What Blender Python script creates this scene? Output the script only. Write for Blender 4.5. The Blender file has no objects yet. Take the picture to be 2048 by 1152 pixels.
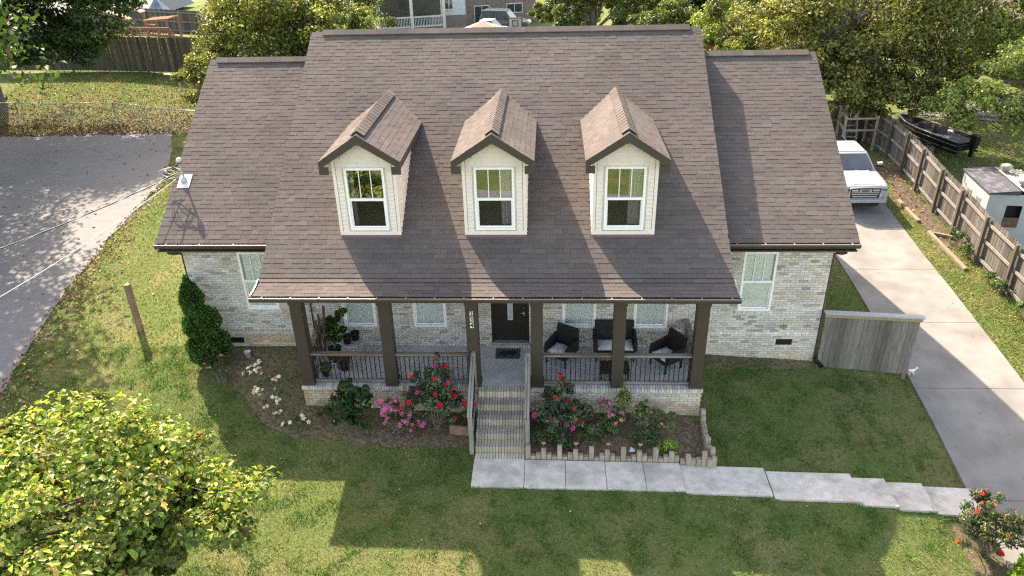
import bpy, math, random
import numpy as np
from mathutils import Matrix, Vector
random.seed(11); rng = np.random.default_rng(11)
scene = bpy.context.scene; col = scene.collection
PI = math.pi
# ---------------------------------------------------------------- camera
CAM = (0.115, -15.118, 10.851); YAW, PITCH, ROLL, FPX = -3.259, -28.098, -1.433, 1499.6
_a, _b, _c = (math.radians(v) for v in (YAW, PITCH, ROLL))
_fw = Vector((math.sin(_a)*math.cos(_b), math.cos(_a)*math.cos(_b), math.sin(_b)))
_r = Vector((math.cos(_a), -math.sin(_a), 0)); _u = _r.cross(_fw)
_R = _r*math.cos(_c) + _u*math.sin(_c); _U = -_r*math.sin(_c) + _u*math.cos(_c)
cd = bpy.data.cameras.new('camera'); cam = bpy.data.objects.new('camera', cd); col.objects.link(cam)
cam.matrix_world = Matrix(((_R.x, _U.x, -_fw.x, CAM[0]), (_R.y, _U.y, -_fw.y, CAM[1]), (_R.z, _U.z, -_fw.z, CAM[2]), (0, 0, 0, 1)))
cd.sensor_fit = 'HORIZONTAL'; cd.sensor_width = 36; cd.lens = FPX/2048*36; cd.clip_start = .1; cd.clip_end = 2000
scene.camera = cam
# ---------------------------------------------------------------- sky and sun
SUN_EL, SUN_TRAVEL = math.radians(43.0), math.radians(-57.0)
trav = Vector((math.cos(SUN_TRAVEL)*math.cos(SUN_EL), math.sin(SUN_TRAVEL)*math.cos(SUN_EL), -math.sin(SUN_EL)))
w = bpy.data.worlds.new('World'); scene.world = w; w.use_nodes = True
nt = w.node_tree; nt.nodes.clear()
sky = nt.nodes.new('ShaderNodeTexSky'); sky.sky_type = 'NISHITA'; sky.sun_disc = False
sky.sun_elevation = SUN_EL; sky.sun_rotation = math.atan2(-trav.x, -trav.y)
sky.air_density = 1.0; sky.dust_density = 2.0; sky.ozone_density = 0.0; sky.altitude = 200
bg = nt.nodes.new('ShaderNodeBackground'); bg.inputs[1].default_value = .15
wo = nt.nodes.new('ShaderNodeOutputWorld'); nt.links.new(sky.outputs[0], bg.inputs[0]); nt.links.new(bg.outputs[0], wo.inputs[0])
sd = bpy.data.lights.new('sun', 'SUN'); sd.energy = 3.5; sd.angle = math.radians(.53); sd.color = (1, .985, .96)
so = bpy.data.objects.new('sun', sd); col.objects.link(so); so.rotation_euler = trav.to_track_quat('-Z', 'Y').to_euler(); so.location = (-20, 30, 40)
scene.view_settings.view_transform = 'Standard'; scene.view_settings.look = 'None'
scene.view_settings.exposure = 2.08; scene.view_settings.gamma = 1.0; scene.view_settings.use_curve_mapping = False
scene.view_settings.use_white_balance = True; scene.view_settings.white_balance_temperature = 8500; scene.view_settings.white_balance_tint = 14.0
scene.render.engine = 'CYCLES'; scene.cycles.max_bounces = 8; scene.cycles.diffuse_bounces = 3; scene.cycles.transparent_max_bounces = 12
scene.cycles.use_light_tree = False; scene.cycles.use_denoising = False; scene.cycles.filter_width = 1.25; scene.cycles.use_adaptive_sampling = False; scene.cycles.sample_clamp_indirect = 3.0
try: scene.cycles.sampling_pattern = 'BLUE_NOISE'
except Exception: pass
# ---------------------------------------------------------------- materials
MT = {}
def mat(name, c, rough=.75, var=.18, vs=6., bump=0., bs=80., tint=False, metal=0., transl=0., spec=.4, big=None, c2=None, emit=0, aniso=None):
    """Principled with world-space noise variation; big=(scale, colour, amount): wide stains; tint: multiply by the mesh's colour attribute"""
    if name in MT: return MT[name]
    m = bpy.data.materials.new(name); m.use_nodes = True; n = m.node_tree.nodes; l = m.node_tree.links; n.clear()
    out = n.new('ShaderNodeOutputMaterial'); p = n.new('ShaderNodeBsdfPrincipled')
    p.inputs['Roughness'].default_value = rough; p.inputs['Metallic'].default_value = metal; p.inputs['Specular IOR Level'].default_value = spec
    geo = n.new('ShaderNodeNewGeometry'); pos = geo.outputs['Position']
    if aniso:
        mp = n.new('ShaderNodeVectorMath'); mp.operation = 'MULTIPLY'; mp.inputs[1].default_value = aniso; l.new(pos, mp.inputs[0]); pos = mp.outputs[0]
    def noise(scale, detail=4, v=pos):
        t = n.new('ShaderNodeTexNoise'); t.inputs['Scale'].default_value = scale; t.inputs['Detail'].default_value = detail; l.new(v, t.inputs['Vector']); return t.outputs['Fac']
    def mul(a, b):
        x = n.new('ShaderNodeMix'); x.data_type = 'RGBA'; x.blend_type = 'MULTIPLY'; x.inputs['Factor'].default_value = 1
        for s, v in ((6, a), (7, b)):
            if isinstance(v, tuple): x.inputs[s].default_value = (*v, 1)
            else: l.new(v, x.inputs[s])
        return x.outputs[2]
    def mixc(f, a, b):
        x = n.new('ShaderNodeMix'); x.data_type = 'RGBA'; l.new(f, x.inputs['Factor'])
        for s, v in ((6, a), (7, b)):
            if isinstance(v, tuple): x.inputs[s].default_value = (*v, 1)
            else: l.new(v, x.inputs[s])
        return x.outputs[2]
    def ramp(f, a, b, lo=0., hi=1.):
        r = n.new('ShaderNodeMapRange'); r.inputs[1].default_value = a; r.inputs[2].default_value = b; r.inputs[3].default_value = lo; r.inputs[4].default_value = hi; l.new(f, r.inputs[0]); return r.outputs[0]
    c_out = tuple(c)
    if c2: c_out = mixc(ramp(noise(vs*.5, 5), .38, .62), tuple(c), tuple(c2))
    if big: c_out = mixc(ramp(noise(big[0], 6, geo.outputs['Position']), .45, .68, 0, big[2]), c_out, tuple(big[1]))
    if tint:
        at = n.new('ShaderNodeAttribute'); at.attribute_name = 'tint'; c_out = mul(c_out, at.outputs['Color'])
    if var:
        g = ramp(noise(vs, 6), .25, .75, 1-var, 1+var); cc = n.new('ShaderNodeCombineColor')
        for i in range(3): l.new(g, cc.inputs[i])
        c_out = mul(c_out, cc.outputs[0])
    if isinstance(c_out, tuple): p.inputs['Base Color'].default_value = (*c_out, 1)
    else: l.new(c_out, p.inputs['Base Color'])
    if bump:
        b = n.new('ShaderNodeBump'); b.inputs['Strength'].default_value = min(1, bump); b.inputs['Distance'].default_value = .01*max(1, bump); l.new(noise(bs, 5), b.inputs['Height']); l.new(b.outputs[0], p.inputs['Normal'])
    if emit:
        p.inputs['Emission Strength'].default_value = emit
    sh = p.outputs[0]
    if transl:
        t = n.new('ShaderNodeBsdfTranslucent')
        if isinstance(c_out, tuple): t.inputs[0].default_value = (*c_out, 1)
        else: l.new(mul(c_out, (1.25, 1.2, .7)), t.inputs[0])
        mx = n.new('ShaderNodeMixShader'); mx.inputs[0].default_value = transl; l.new(sh, mx.inputs[1]); l.new(t.outputs[0], mx.inputs[2]); sh = mx.outputs[0]
    l.new(sh, out.inputs[0]); MT[name] = m; return m
def glass_mat(name, tintc=(.9, .95, .93), base=.12, rough=.02):
    m = bpy.data.materials.new(name); m.use_nodes = True; n = m.node_tree.nodes; l = m.node_tree.links; n.clear()
    out = n.new('ShaderNodeOutputMaterial'); t = n.new('ShaderNodeBsdfTransparent'); g = n.new('ShaderNodeBsdfGlossy'); f = n.new('ShaderNodeFresnel')
    t.inputs[0].default_value = (*tintc, 1); g.inputs['Roughness'].default_value = rough; f.inputs[0].default_value = 1.5
    a = n.new('ShaderNodeMath'); a.operation = 'ADD'; a.inputs[1].default_value = base; a.use_clamp = True; l.new(f.outputs[0], a.inputs[0])
    mx = n.new('ShaderNodeMixShader'); l.new(a.outputs[0], mx.inputs[0]); l.new(t.outputs[0], mx.inputs[1]); l.new(g.outputs[0], mx.inputs[2]); l.new(mx.outputs[0], out.inputs[0])
    MT[name] = m; return m
# ---------------------------------------------------------------- object helpers
def props(o, label=None, cat=None, group=None, kind=None):
    if label: o['label'] = label
    if cat: o['category'] = cat
    if group: o['group'] = group
    if kind: o['kind'] = kind
    return o
WORLD = set()
def thing(name, label, cat, loc=(0, 0, 0), rz=0., group=None, world=True, scale=1.):
    o = bpy.data.objects.new(name, None); col.objects.link(o); o.location = loc; o.rotation_euler = (0, 0, rz); o.empty_display_size = .3
    o.scale = (scale,)*3
    if world: WORLD.add(o.name)
    return props(o, label, cat, group)
def link(o, parent=None):
    col.objects.link(o)
    if parent is not None:
        o.parent = parent
        if parent.name in WORLD: o.matrix_parent_inverse = Matrix.Translation(-Vector(parent.location))
    return o
def mesh_np(name, V, F, C=None, smooth=False):
    V = np.asarray(V, np.float32); F = np.asarray(F, np.int32); k = F.shape[1]
    me = bpy.data.meshes.new(name); me.vertices.add(len(V)); me.vertices.foreach_set('co', V.ravel())
    me.loops.add(F.size); me.loops.foreach_set('vertex_index', F.ravel()); me.polygons.add(len(F))
    me.polygons.foreach_set('loop_start', np.arange(len(F), dtype=np.int32)*k)
    if C is not None:
        a = me.color_attributes.new('tint', 'FLOAT_COLOR', 'CORNER'); c4 = np.ones((F.size, 4), np.float32); c4[:, :3] = np.repeat(np.asarray(C, np.float32), k, 0); a.data.foreach_set('color', c4.ravel())
    me.update(calc_edges=True)
    if smooth: me.polygons.foreach_set('use_smooth', np.ones(len(F), bool))
    return me
def mobj(name, me, m, parent=None, kind=None):
    o = bpy.data.objects.new(name, me)
    if m and not len(me.materials): me.materials.append(m)
    if kind: o['kind'] = kind
    return link(o, parent)
_BF = ((0, 3, 2, 1), (4, 5, 6, 7), (0, 1, 5, 4), (1, 2, 6, 5), (2, 3, 7, 6), (3, 0, 4, 7))
class MB:
    def __init__(s): s.v = []; s.f = []; s.c = []; s.cur = (1, 1, 1)
    def add(s, vs, fs, c=None):
        n = len(s.v); s.v += [tuple(v) for v in vs]; c = c or s.cur
        for f in fs: s.f.append(tuple(i+n for i in f)); s.c.append(c)
        return s
    def hexa(s, p, c=None): return s.add(p, _BF, c)   # p: 4 bottom ccw, 4 top ccw
    def box(s, x0, x1, y0, y1, z0, z1, c=None):
        return s.hexa([(x0, y0, z0), (x1, y0, z0), (x1, y1, z0), (x0, y1, z0), (x0, y0, z1), (x1, y0, z1), (x1, y1, z1), (x0, y1, z1)], c)
    def cbox(s, ctr, size, rot=None, c=None):
        h = [q/2 for q in size]; P = [Vector((sx*h[0], sy*h[1], sz*h[2])) for sz in (-1, 1) for sx, sy in ((-1, -1), (1, -1), (1, 1), (-1, 1))]
        if rot is not None: P = [rot @ q for q in P]
        return s.hexa([q+Vector(ctr) for q in P], c)
    def beam(s, a, b, wd, ht, c=None, up=(0, 0, 1)):
        a, b = Vector(a), Vector(b); d = (b-a).normalized(); u = Vector(up)
        if abs(d.dot(u)) > .99: u = Vector((0, 1, 0))
        sd_ = d.cross(u).normalized(); u = sd_.cross(d); sd_ *= wd/2; u *= ht/2
        return s.hexa([a-sd_-u, a+sd_-u, b+sd_-u, b-sd_-u, a-sd_+u, a+sd_+u, b+sd_+u, b-sd_+u], c)
    def quad(s, *p, c=None): return s.add(p, [tuple(range(len(p)))], c)
    def prism(s, pts, axis, a, b, c=None):
        """pts in the plane normal to axis, extruded from a to b"""
        def P(q, t): return {0: (t, q[0], q[1]), 1: (q[0], t, q[1]), 2: (q[0], q[1], t)}[axis]
        n = len(pts); vs = [P(q, a) for q in pts]+[P(q, b) for q in pts]
        return s.add(vs, [tuple(range(n))[::-1], tuple(range(n, 2*n))]+[(i, (i+1) % n, n+(i+1) % n, n+i) for i in range(n)], c)
    def tube(s, pts, r, seg=6, c=None, cap=True):
        pts = [Vector(p) for p in pts]; rr = r if isinstance(r, (list, tuple)) else [r]*len(pts); n0 = len(s.v); vs = []; c = c or s.cur
        for i, p in enumerate(pts):
            d = (pts[min(i+1, len(pts)-1)]-pts[max(i-1, 0)]).normalized(); u = Vector((0, 0, 1)) if abs(d.z) < .9 else Vector((1, 0, 0))
            x = d.cross(u).normalized(); y = d.cross(x)
            vs += [p+(x*math.cos(t)+y*math.sin(t))*rr[i] for t in (2*PI*k/seg for k in range(seg))]
        fs = [(i*seg+k, i*seg+(k+1) % seg, (i+1)*seg+(k+1) % seg, (i+1)*seg+k) for i in range(len(pts)-1) for k in range(seg)]
        if cap: fs += [tuple(range(seg)), tuple((len(pts)-1)*seg+k for k in range(seg))[::-1]]
        return s.add(vs, fs, c)
    def lathe(s, prof, ctr, seg=16, c=None, cap=True):
        vs = [(ctr[0]+r*math.cos(2*PI*k/seg), ctr[1]+r*math.sin(2*PI*k/seg), ctr[2]+z) for r, z in prof for k in range(seg)]
        fs = [(i*seg+k, i*seg+(k+1) % seg, (i+1)*seg+(k+1) % seg, (i+1)*seg+k) for i in range(len(prof)-1) for k in range(seg)]
        if cap: fs += [tuple(range(seg))[::-1], tuple((len(prof)-1)*seg+k for k in range(seg))]
        return s.add(vs, fs, c)
    def loft(s, rings, c=None, cap=True):
        k = len(rings[0]); vs = [p for r in rings for p in r]
        fs = [(i*k+j, i*k+(j+1) % k, (i+1)*k+(j+1) % k, (i+1)*k+j) for i in range(len(rings)-1) for j in range(k)]
        if cap: fs += [tuple(range(k))[::-1], tuple((len(rings)-1)*k+j for j in range(k))]
        return s.add(vs, fs, c)
    def mesh(s, name, smooth=False):
        me = bpy.data.meshes.new(name); me.from_pydata([tuple(v) for v in s.v], [], s.f)
        a = me.color_attributes.new('tint', 'FLOAT_COLOR', 'CORNER'); arr = []
        for f, c in zip(s.f, s.c): arr += [c[0], c[1], c[2], 1.]*len(f)
        a.data.foreach_set('color', arr); me.update()
        if smooth: me.polygons.foreach_set('use_smooth', [True]*len(s.f))
        return me
    def build(s, name, m, parent=None, smooth=False, kind=None, bevel=0., label=None):
        o = mobj(name, s.mesh(name, smooth), m, parent, kind)
        if bevel:
            b = o.modifiers.new('bevel', 'BEVEL'); b.width = bevel; b.segments = 2; b.limit_method = 'ANGLE'; b.angle_limit = .6
        if label: o['label'] = label
        return o
def copy_tree(o, parent=None):
    c = o.copy(); col.objects.link(c); c.parent = parent
    if o.name in WORLD: WORLD.add(c.name)
    for ch in list(o.children):
        k = copy_tree(ch, c); k.matrix_parent_inverse = ch.matrix_parent_inverse.copy()
    return c
def vnoise(x, y, sc, seed=0):
    x = np.asarray(x)*sc+1000; y = np.asarray(y)*sc+1000; xi = np.floor(x).astype(int); yi = np.floor(y).astype(int); fx = x-xi; fy = y-yi
    fx = fx*fx*(3-2*fx); fy = fy*fy*(3-2*fy)
    def h(a, b): return np.modf(np.abs(np.sin(a*127.1+b*311.7+seed*74.7)*43758.5453))[0]
    return (h(xi, yi)*(1-fx)+h(xi+1, yi)*fx)*(1-fy)+(h(xi, yi+1)*(1-fx)+h(xi+1, yi+1)*fx)*fy
def fbm(x, y, sc, seed=0): return .55*vnoise(x, y, sc, seed)+.3*vnoise(x, y, sc*2.1, seed+1)+.15*vnoise(x, y, sc*4.3, seed+2)
def inpoly(x, y, P):
    r = np.zeros(len(x), bool); n = len(P)
    for i in range(n):
        (x1, y1), (x2, y2) = P[i], P[(i+1) % n]
        with np.errstate(divide='ignore', invalid='ignore'): r ^= ((y1 > y) != (y2 > y)) & (x < (x2-x1)*(y-y1)/(y2-y1+1e-12)+x1)
    return r
def text_obj(name, cu):
    t = bpy.data.objects.new('text_source', cu); col.objects.link(t); bpy.context.view_layer.update()
    me = bpy.data.meshes.new_from_object(t.evaluated_get(bpy.context.evaluated_depsgraph_get())); bpy.data.objects.remove(t); me.name = name
    return bpy.data.objects.new(name, me)
# ---------------------------------------------------------------- terrain
DW = 1.862; WL, WR = -9.30, 7.075
DZ = [(-40, -4.0), (-9, -2.55), (-6, -2.2), (-1.75, -1.48), (.1, -1.1), (1.9, -.8), (4.5, -.52), (5.9, -.36), (7.97, -.18), (11.2, .2), (16, .45)]
def drive_z(y): return np.interp(y, [p[0] for p in DZ], [p[1] for p in DZ])
CP = [(-9.3, 1.86, -.06), (-8, 1.86, -.05), (-6.1, 1.86, -.05), (-11.5, 2.7, -.08), (-9.6, .2, -.35), (-6.12, -.05, -.63), (-3.5, -.05, -.72), (-7, -1, -.8), (-1, -.3, -.85), (3.9, -.05, -.82), (4.25, 1.86, -.23), (5.6, 1.86, -.32), (7.06, 1.86, -.42),
      (-4.3, -4.1, -1.1), (-1, -4.2, -1.15), (1.2, -4.2, -1.22), (4, -4.4, -1.36), (-8, -4, -.95), (-12, -2, -.45), (-14, 2, -.1), (-1.1, -2.1, -.91), (1, -2.1, -.93), (3, -2.1, -.98), (4.9, -2.1, -1.08), (6.9, -2.1, -1.22), (8.5, -2.1, -1.4), (6, 0, -.85), (8, 0, -1.0),
      (-8, -7, -1.35), (0, -7, -1.5), (6, -7, -1.9), (-16, -7, -1.0), (0, -12, -2.0), (-15, 8, 0), (-16, 15, 0), (-19, 22, 0), (-28, 23, 0), (-23, 27, .5), (-25, 31.5, 1.2), (-35, 33, 1.2), (-30, 41, 1.1), (-35, 10, 0), (-35, -10, -1),
      (-3, 6, -.3), (3, 6, -.3), (-3, 14, -.1), (5, 14, -.1), (7.2, 7, -.25), (14.1, 15.8, .55), (14.1, 12.7, .34), (14.1, 11, .1), (14.1, 9.4, -.08), (14.1, 7.6, -.34), (14.1, 5.8, -.48), (14.1, 2, -.95), (14.1, -3, -1.8), (18, 19, .1), (17, 10.5, -.9), (19.5, 10, -.9), (22, 6, -.6), (22, 20, .2),
      (0, 30, -.3), (-10, 45, -.9), (-4, 48, -1.1), (10, 45, -.6), (30, 40, 0), (-35, 55, .6), (-5, 60, -1.3), (-14, 64, -2), (-5, 70, -2.2), (30, 70, -1), (-30, 80, -.5), (60, 60, -.5), (60, 0, -1), (-70, 0, 0), (-70, 60, .5), (0, 110, 0), (70, 120, 0), (-70, 120, 0), (0, -45, -3), (60, -45, -4), (-70, -45, -2)]
for yy in (-6, -1.75, .1, 1.9, 4.5, 7.97, 11.2): CP += [(9.5, yy, float(drive_z(yy))-.02), (12.6, yy, float(drive_z(yy))-.02)]
_cp = np.array(CP); _n = len(_cp)
def _phi(r2): return np.where(r2 > 0, .5*r2*np.log(r2+1e-12), 0)
_A = np.zeros((_n+3, _n+3)); _A[:_n, :_n] = _phi(((_cp[:, None, :2]-_cp[None, :, :2])**2).sum(-1))+np.eye(_n)*.05
_A[:_n, _n] = 1; _A[:_n, _n+1:] = _cp[:, :2]; _A[_n, :_n] = 1; _A[_n+1:, :_n] = _cp[:, :2].T
_W = np.linalg.solve(_A, np.concatenate([_cp[:, 2], [0, 0, 0]]))
WALK = [(-1.63, 3.09, -.86, -.875), (3.10, 5.0, -.93, -.98), (5.01, 6.95, -1.06, -1.10), (6.96, 7.73, -1.20, -1.215), (7.74, 8.58, -1.31, -1.33), (8.59, 9.66, -1.41, -1.46)]
WY0, WY1 = -2.56, -1.66
def H(x, y):
    x = np.atleast_1d(np.asarray(x, float)); y = np.atleast_1d(np.asarray(y, float)); out = np.empty(len(x))
    for i in range(0, len(x), 60000):
        X, Y = x[i:i+60000], y[i:i+60000]; r2 = (X[:, None]-_cp[None, :, 0])**2+(Y[:, None]-_cp[None, :, 1])**2
        out[i:i+60000] = _phi(r2) @ _W[:_n]+_W[_n]+_W[_n+1]*X+_W[_n+2]*Y
    far = np.clip((np.hypot(x, y-30)-110)/60, 0, 1); out = out*(1-far)
    d = np.maximum(np.maximum(9.62-x, x-12.55), np.maximum(-12-y, y-15)); k = np.clip(1-d/.7, 0, 1); k = k*k*(3-2*k)
    out = out*(1-k)+(drive_z(y)-.05)*k
    wz = np.interp(x, [q for a in WALK for q in a[:2]], [q for a in WALK for q in a[2:]])
    d = np.maximum(np.maximum(-1.7-x, x-9.7), np.maximum(WY0-.02-y, y-WY1)); k = np.clip(1-d/.6, 0, 1); k = k*k*(3-2*k)
    out = out*(1-k)+(wz-.06)*k
    return out
def h1(x, y): return float(H([x], [y])[0])
xs = np.unique(np.round(np.concatenate([np.arange(-17, 16.01, .22), np.arange(-45, -17, 1.), np.arange(16, 45, 1.), np.arange(-120, -45, 6.), np.arange(45, 121, 6.), [-700, -400, -200, 200, 400, 700]]), 3))
ys = np.unique(np.round(np.concatenate([np.arange(-9, 6.01, .22), np.arange(6, 20, .5), np.arange(20, 60, 1.2), np.arange(60, 130, 5.), np.arange(-60, -9, 2.), [-700, -300, -120, 200, 350, 900]]), 3))
gx, gy = np.meshgrid(xs, ys); gz = H(gx.ravel(), gy.ravel())
hin = (gx.ravel() > WL+.1) & (gx.ravel() < WR-.1) & (gy.ravel() > DW+.15) & (gy.ravel() < 11.5); gz[hin] -= .3
hin = (gx.ravel() > -6) & (gx.ravel() < 3.8) & (gy.ravel() > .1) & (gy.ravel() < DW+.2); gz[hin] = np.minimum(gz[hin], -.5)
nx_, ny_ = len(xs), len(ys); ii = np.arange(nx_*ny_).reshape(ny_, nx_)
GF = np.stack([ii[:-1, :-1].ravel(), ii[:-1, 1:].ravel(), ii[1:, 1:].ravel(), ii[1:, :-1].ravel()], 1)
def ground_mat():
    m = bpy.data.materials.new('lawn_soil'); m.use_nodes = True; n = m.node_tree.nodes; l = m.node_tree.links; p = n['Principled BSDF']
    g = n.new('ShaderNodeNewGeometry')
    def noise(s, d=5):
        t = n.new('ShaderNodeTexNoise'); t.inputs['Scale'].default_value = s; t.inputs['Detail'].default_value = d; l.new(g.outputs['Position'], t.inputs['Vector']); return t.outputs['Fac']
    def mix(f, a, b, lo, hi):
        r = n.new('ShaderNodeMapRange'); r.inputs[1].default_value = lo; r.inputs[2].default_value = hi; l.new(f, r.inputs[0]); x = n.new('ShaderNodeMix'); x.data_type = 'RGBA'; l.new(r.outputs[0], x.inputs['Factor'])
        for s, v in ((6, a), (7, b)):
            if isinstance(v, tuple): x.inputs[s].default_value = (*v, 1)
            else: l.new(v, x.inputs[s])
        return x.outputs[2]
    a = mix(noise(.7), (.082, .13, .034), (.16, .155, .066), .45, .68)
    b = mix(noise(9), a, (.05, .075, .02), .5, .75); c = mix(noise(45, 3), b, (.2, .18, .085), .52, .72)
    d = mix(noise(22, 3), c, (.11, .075, .045), .6, .75)
    l.new(d, p.inputs['Base Color']); p.inputs['Roughness'].default_value = .95; p.inputs['Specular IOR Level'].default_value = .1
    bm = n.new('ShaderNodeBump'); bm.inputs['Strength'].default_value = .8; bm.inputs['Distance'].default_value = .03; l.new(noise(60, 4), bm.inputs['Height']); l.new(bm.outputs[0], p.inputs['Normal'])
    return m
props(mobj('ground', mesh_np('ground', np.stack([gx.ravel(), gy.ravel(), gz], 1), GF, smooth=True), ground_mat()), kind='structure')
def sheet(name, poly, m, off=.02, step=.3, jitter=0., label=None):
    """outline draped on the terrain (grid clipped by a jittered outline)"""
    P = []
    for i in range(len(poly)):
        a, b = np.array(poly[i]), np.array(poly[(i+1) % len(poly)]); k = max(1, int(np.linalg.norm(b-a)/step))
        for t in range(k): P.append(a+(b-a)*t/k+(rng.normal(0, jitter, 2) if jitter else 0))
    P = np.array(P); me = bpy.data.meshes.new(name); import bmesh
    bm = bmesh.new(); vs = [bm.verts.new((p[0], p[1], 0)) for p in P]; f = bm.faces.new(vs); bmesh.ops.triangulate(bm, faces=[f])
    x0, x1, y0, y1 = P[:, 0].min(), P[:, 0].max(), P[:, 1].min(), P[:, 1].max()
    for axis, lo, hi in ((0, x0, x1), (1, y0, y1)):
        for t in np.arange(lo+step, hi, step):
            co = (t, 0, 0) if axis == 0 else (0, t, 0); no = (1, 0, 0) if axis == 0 else (0, 1, 0)
            bmesh.ops.bisect_plane(bm, geom=bm.verts[:]+bm.edges[:]+bm.faces[:], plane_co=co, plane_no=no)
    zz = H([v.co.x for v in bm.verts], [v.co.y for v in bm.verts])
    for v, z in zip(bm.verts, zz): v.co.z = z+off
    for f in bm.faces:
        f.smooth = True
        if f.normal.z < 0: f.normal_flip()
    bm.normal_update(); bm.to_mesh(me); bm.free()
    return props(mobj(name, me, m), label, kind='structure')
M_ASPH = mat('asphalt', (.175, .173, .17), .9, .12, 3., .12, 90, big=(.35, (.145, .143, .142), .6), spec=.2)
ASPH = [(-19.6, 22.3), (-18.3, 19.5), (-16.5, 15), (-16.0, 10.6), (-15.2, 5.7), (-13.9, 0), (-13.0, -3.5), (-12.4, -9), (-20, -9), (-21, 2), (-21.2, 8.8), (-21.9, 9.6), (-60, 9.0), (-60, 21.5), (-29, 21.9), (-24, 22.6)]
sheet('asphalt_driveway', ASPH, M_ASPH, .03, .6, .05)
M_SOIL = mat('bed_soil', (.13, .09, .06), .95, .45, 14, 1.0, 60, c2=(.19, .15, .095), big=(1.2, (.11, .12, .045), .55), spec=.1)
BEDL = [(-8.9, 1.8), (-8.7, 1.2), (-8.1, .6), (-7.4, -.2), (-6.9, -.7), (-6.1, -.95), (-5, -1.1), (-3.6, -1.3), (-1.8, -1.15), (-1.72, -.1), (-6.1, -.02), (-6.12, 1.84)]
BEDR = [(-.42, -.1), (-.42, -1.56), (3.75, -1.6), (3.8, -.1)]
sheet('flower_bed_soil', BEDL, M_SOIL, .012, .18, .075); sheet('flower_bed_soil', BEDR, M_SOIL, .012, .25, .0)
sheet('foundation_soil_strip', [(3.95, 1.84), (7.0, 1.84), (6.9, 1.55), (4.0, 1.35)], M_SOIL, .012, .25, .04)
EDGE_SOIL = [(13.2, 14.5), (14.0, 14.5), (14.0, 8.2), (13.5, 8.6), (13.0, 10.8)]
sheet('fence_soil_strip', EDGE_SOIL, mat('litter_soil', (.085, .065, .048), .95, .4, 12, 1., 40, c2=(.12, .095, .068), spec=.1), .015, .4, .08)
sheet('rose_bed_soil', [(8.75, -2.75), (9.5, -2.75), (9.62, -6), (9.0, -6), (8.85, -4)], mat('straw_soil', (.15, .115, .08), .95, .3, 14, 1., 50, spec=.1), .014, .3, .05)
sheet('road', [(-70, -17.4), (70, -17.4), (70, -13), (-70, -13)], M_ASPH, .03, 2.)
# concrete driveway and front walk, slab by slab
M_CONC = mat('concrete', (.214, .207, .194), .88, .16, 1.6, .25, 220, big=(.9, (.155, .146, .13), .75), spec=.25)
M_WALK = mat('walk_concrete', (.54, .505, .445), .9, .2, 5, .4, 200, big=(1.6, (.33, .31, .275), .9), spec=.2)
M_JOINT = mat('joint', (.12, .11, .1), .95, .2)
drv = props(bpy.data.objects.new('concrete_driveway', None), kind='structure'); col.objects.link(drv)
jy = [-12, -8.5, -5.2, -2.05, 1.35, 4.15, 7.0, 10.0, 13.0, 15]
for a, b in zip(jy[:-1], jy[1:]):
    k = 6; yy = [a+.008+(b-a-.016)*i/k for i in range(k+1)]; mb = MB()
    for p, q in zip(yy[:-1], yy[1:]):
        zp, zq = float(drive_z(p)), float(drive_z(q)); xl = 9.63
        mb.hexa([(xl, p, zp-.15), (12.5, p, zp-.15), (12.5, q, zq-.15), (xl, q, zq-.15), (xl, p, zp), (12.5, p, zp), (12.5, q, zq), (xl, q, zq)])
    o = mb.build('slab', M_CONC, drv)
wlk = props(bpy.data.objects.new('front_walk', None), kind='structure'); col.objects.link(wlk)
sl = [(-1.63, -.455), (-.445, .475), (.485, 1.385), (1.395, 2.255), (2.265, 3.09)]+[w_[:2] for w_ in WALK[1:]]
for i, (a, b) in enumerate(sl):
    if i < 5: za = np.interp(a, [-1.63, 3.09], [-.86, -.875]); zb = np.interp(b, [-1.63, 3.09], [-.86, -.875])
    else: za, zb = WALK[i-4][2:]
    sk = .02*a; mb = MB().hexa([(a, WY0-sk*.3, za-.16), (b, WY0-sk*.3-.005, zb-.16), (b+.0, WY1-sk*.5, zb-.16), (a+.0, WY1-sk*.5, za-.16), (a, WY0-sk*.3, za), (b, WY0-sk*.3-.005, zb), (b, WY1-sk*.5, zb), (a, WY1-sk*.5, za)])
    mb.build('slab', M_WALK, wlk, bevel=.008)
# ---------------------------------------------------------------- the house
M_BRICK = mat('brick', (1, 1, 1), .92, .13, 25, .5, 120, tint=True, spec=.15)
M_MORT = mat('mortar', (.50, .47, .43), .95, .12, 8, .4, 150, spec=.1)
M_SHING = mat('shingle', (1, 1, 1), .95, .22, 60, .7, 260, tint=True, spec=.12, big=(.45, (.80, .80, .81), .9))
M_ROOFB = mat('roof_felt', (.045, .04, .037), .95, .2)
M_BROWN = mat('brown_trim', (.062, .047, .037), .55, .12, 3, .1, 60, spec=.35)
M_BROWN2 = mat('brown_metal', (.075, .057, .045), .4, .1, 4, spec=.5)
M_WHITE = mat('white_vinyl', (.92, .90, .89), .4, .03, 5, spec=.4)
M_CREAM = mat('cream_siding', (.78, .69, .61), .55, .06, 6, .1, 50, spec=.3)
M_TRIMC = mat('cream_trim', (.82, .74, .67), .5, .04, 6, spec=.3)
M_DARK = mat('dark_room', (.02, .018, .018), .9, .1)
M_GLASS = glass_mat('pane_glass', (.95, .98, .97), base=.08); M_DGLASS = glass_mat('dormer_glass', base=.3); M_SCREEN = glass_mat('screened_sash', (.55, .56, .57), .02, .3)
M_BLIND = mat('blind_slats', (.80, .83, .81), .6, .04, 4)
M_PORCH = mat('porch_floor', (.56, .55, .54), .75, .12, 3, .3, 120, big=(1.1, (.46, .45, .44), .6), spec=.25)
house = thing('brick_house', 'whitewashed brick house with brown shingle roof, three dormers and a front porch', 'house', (-1.1, 5, -.3))
def T(*c): return tuple(float(v) for v in c)
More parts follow.
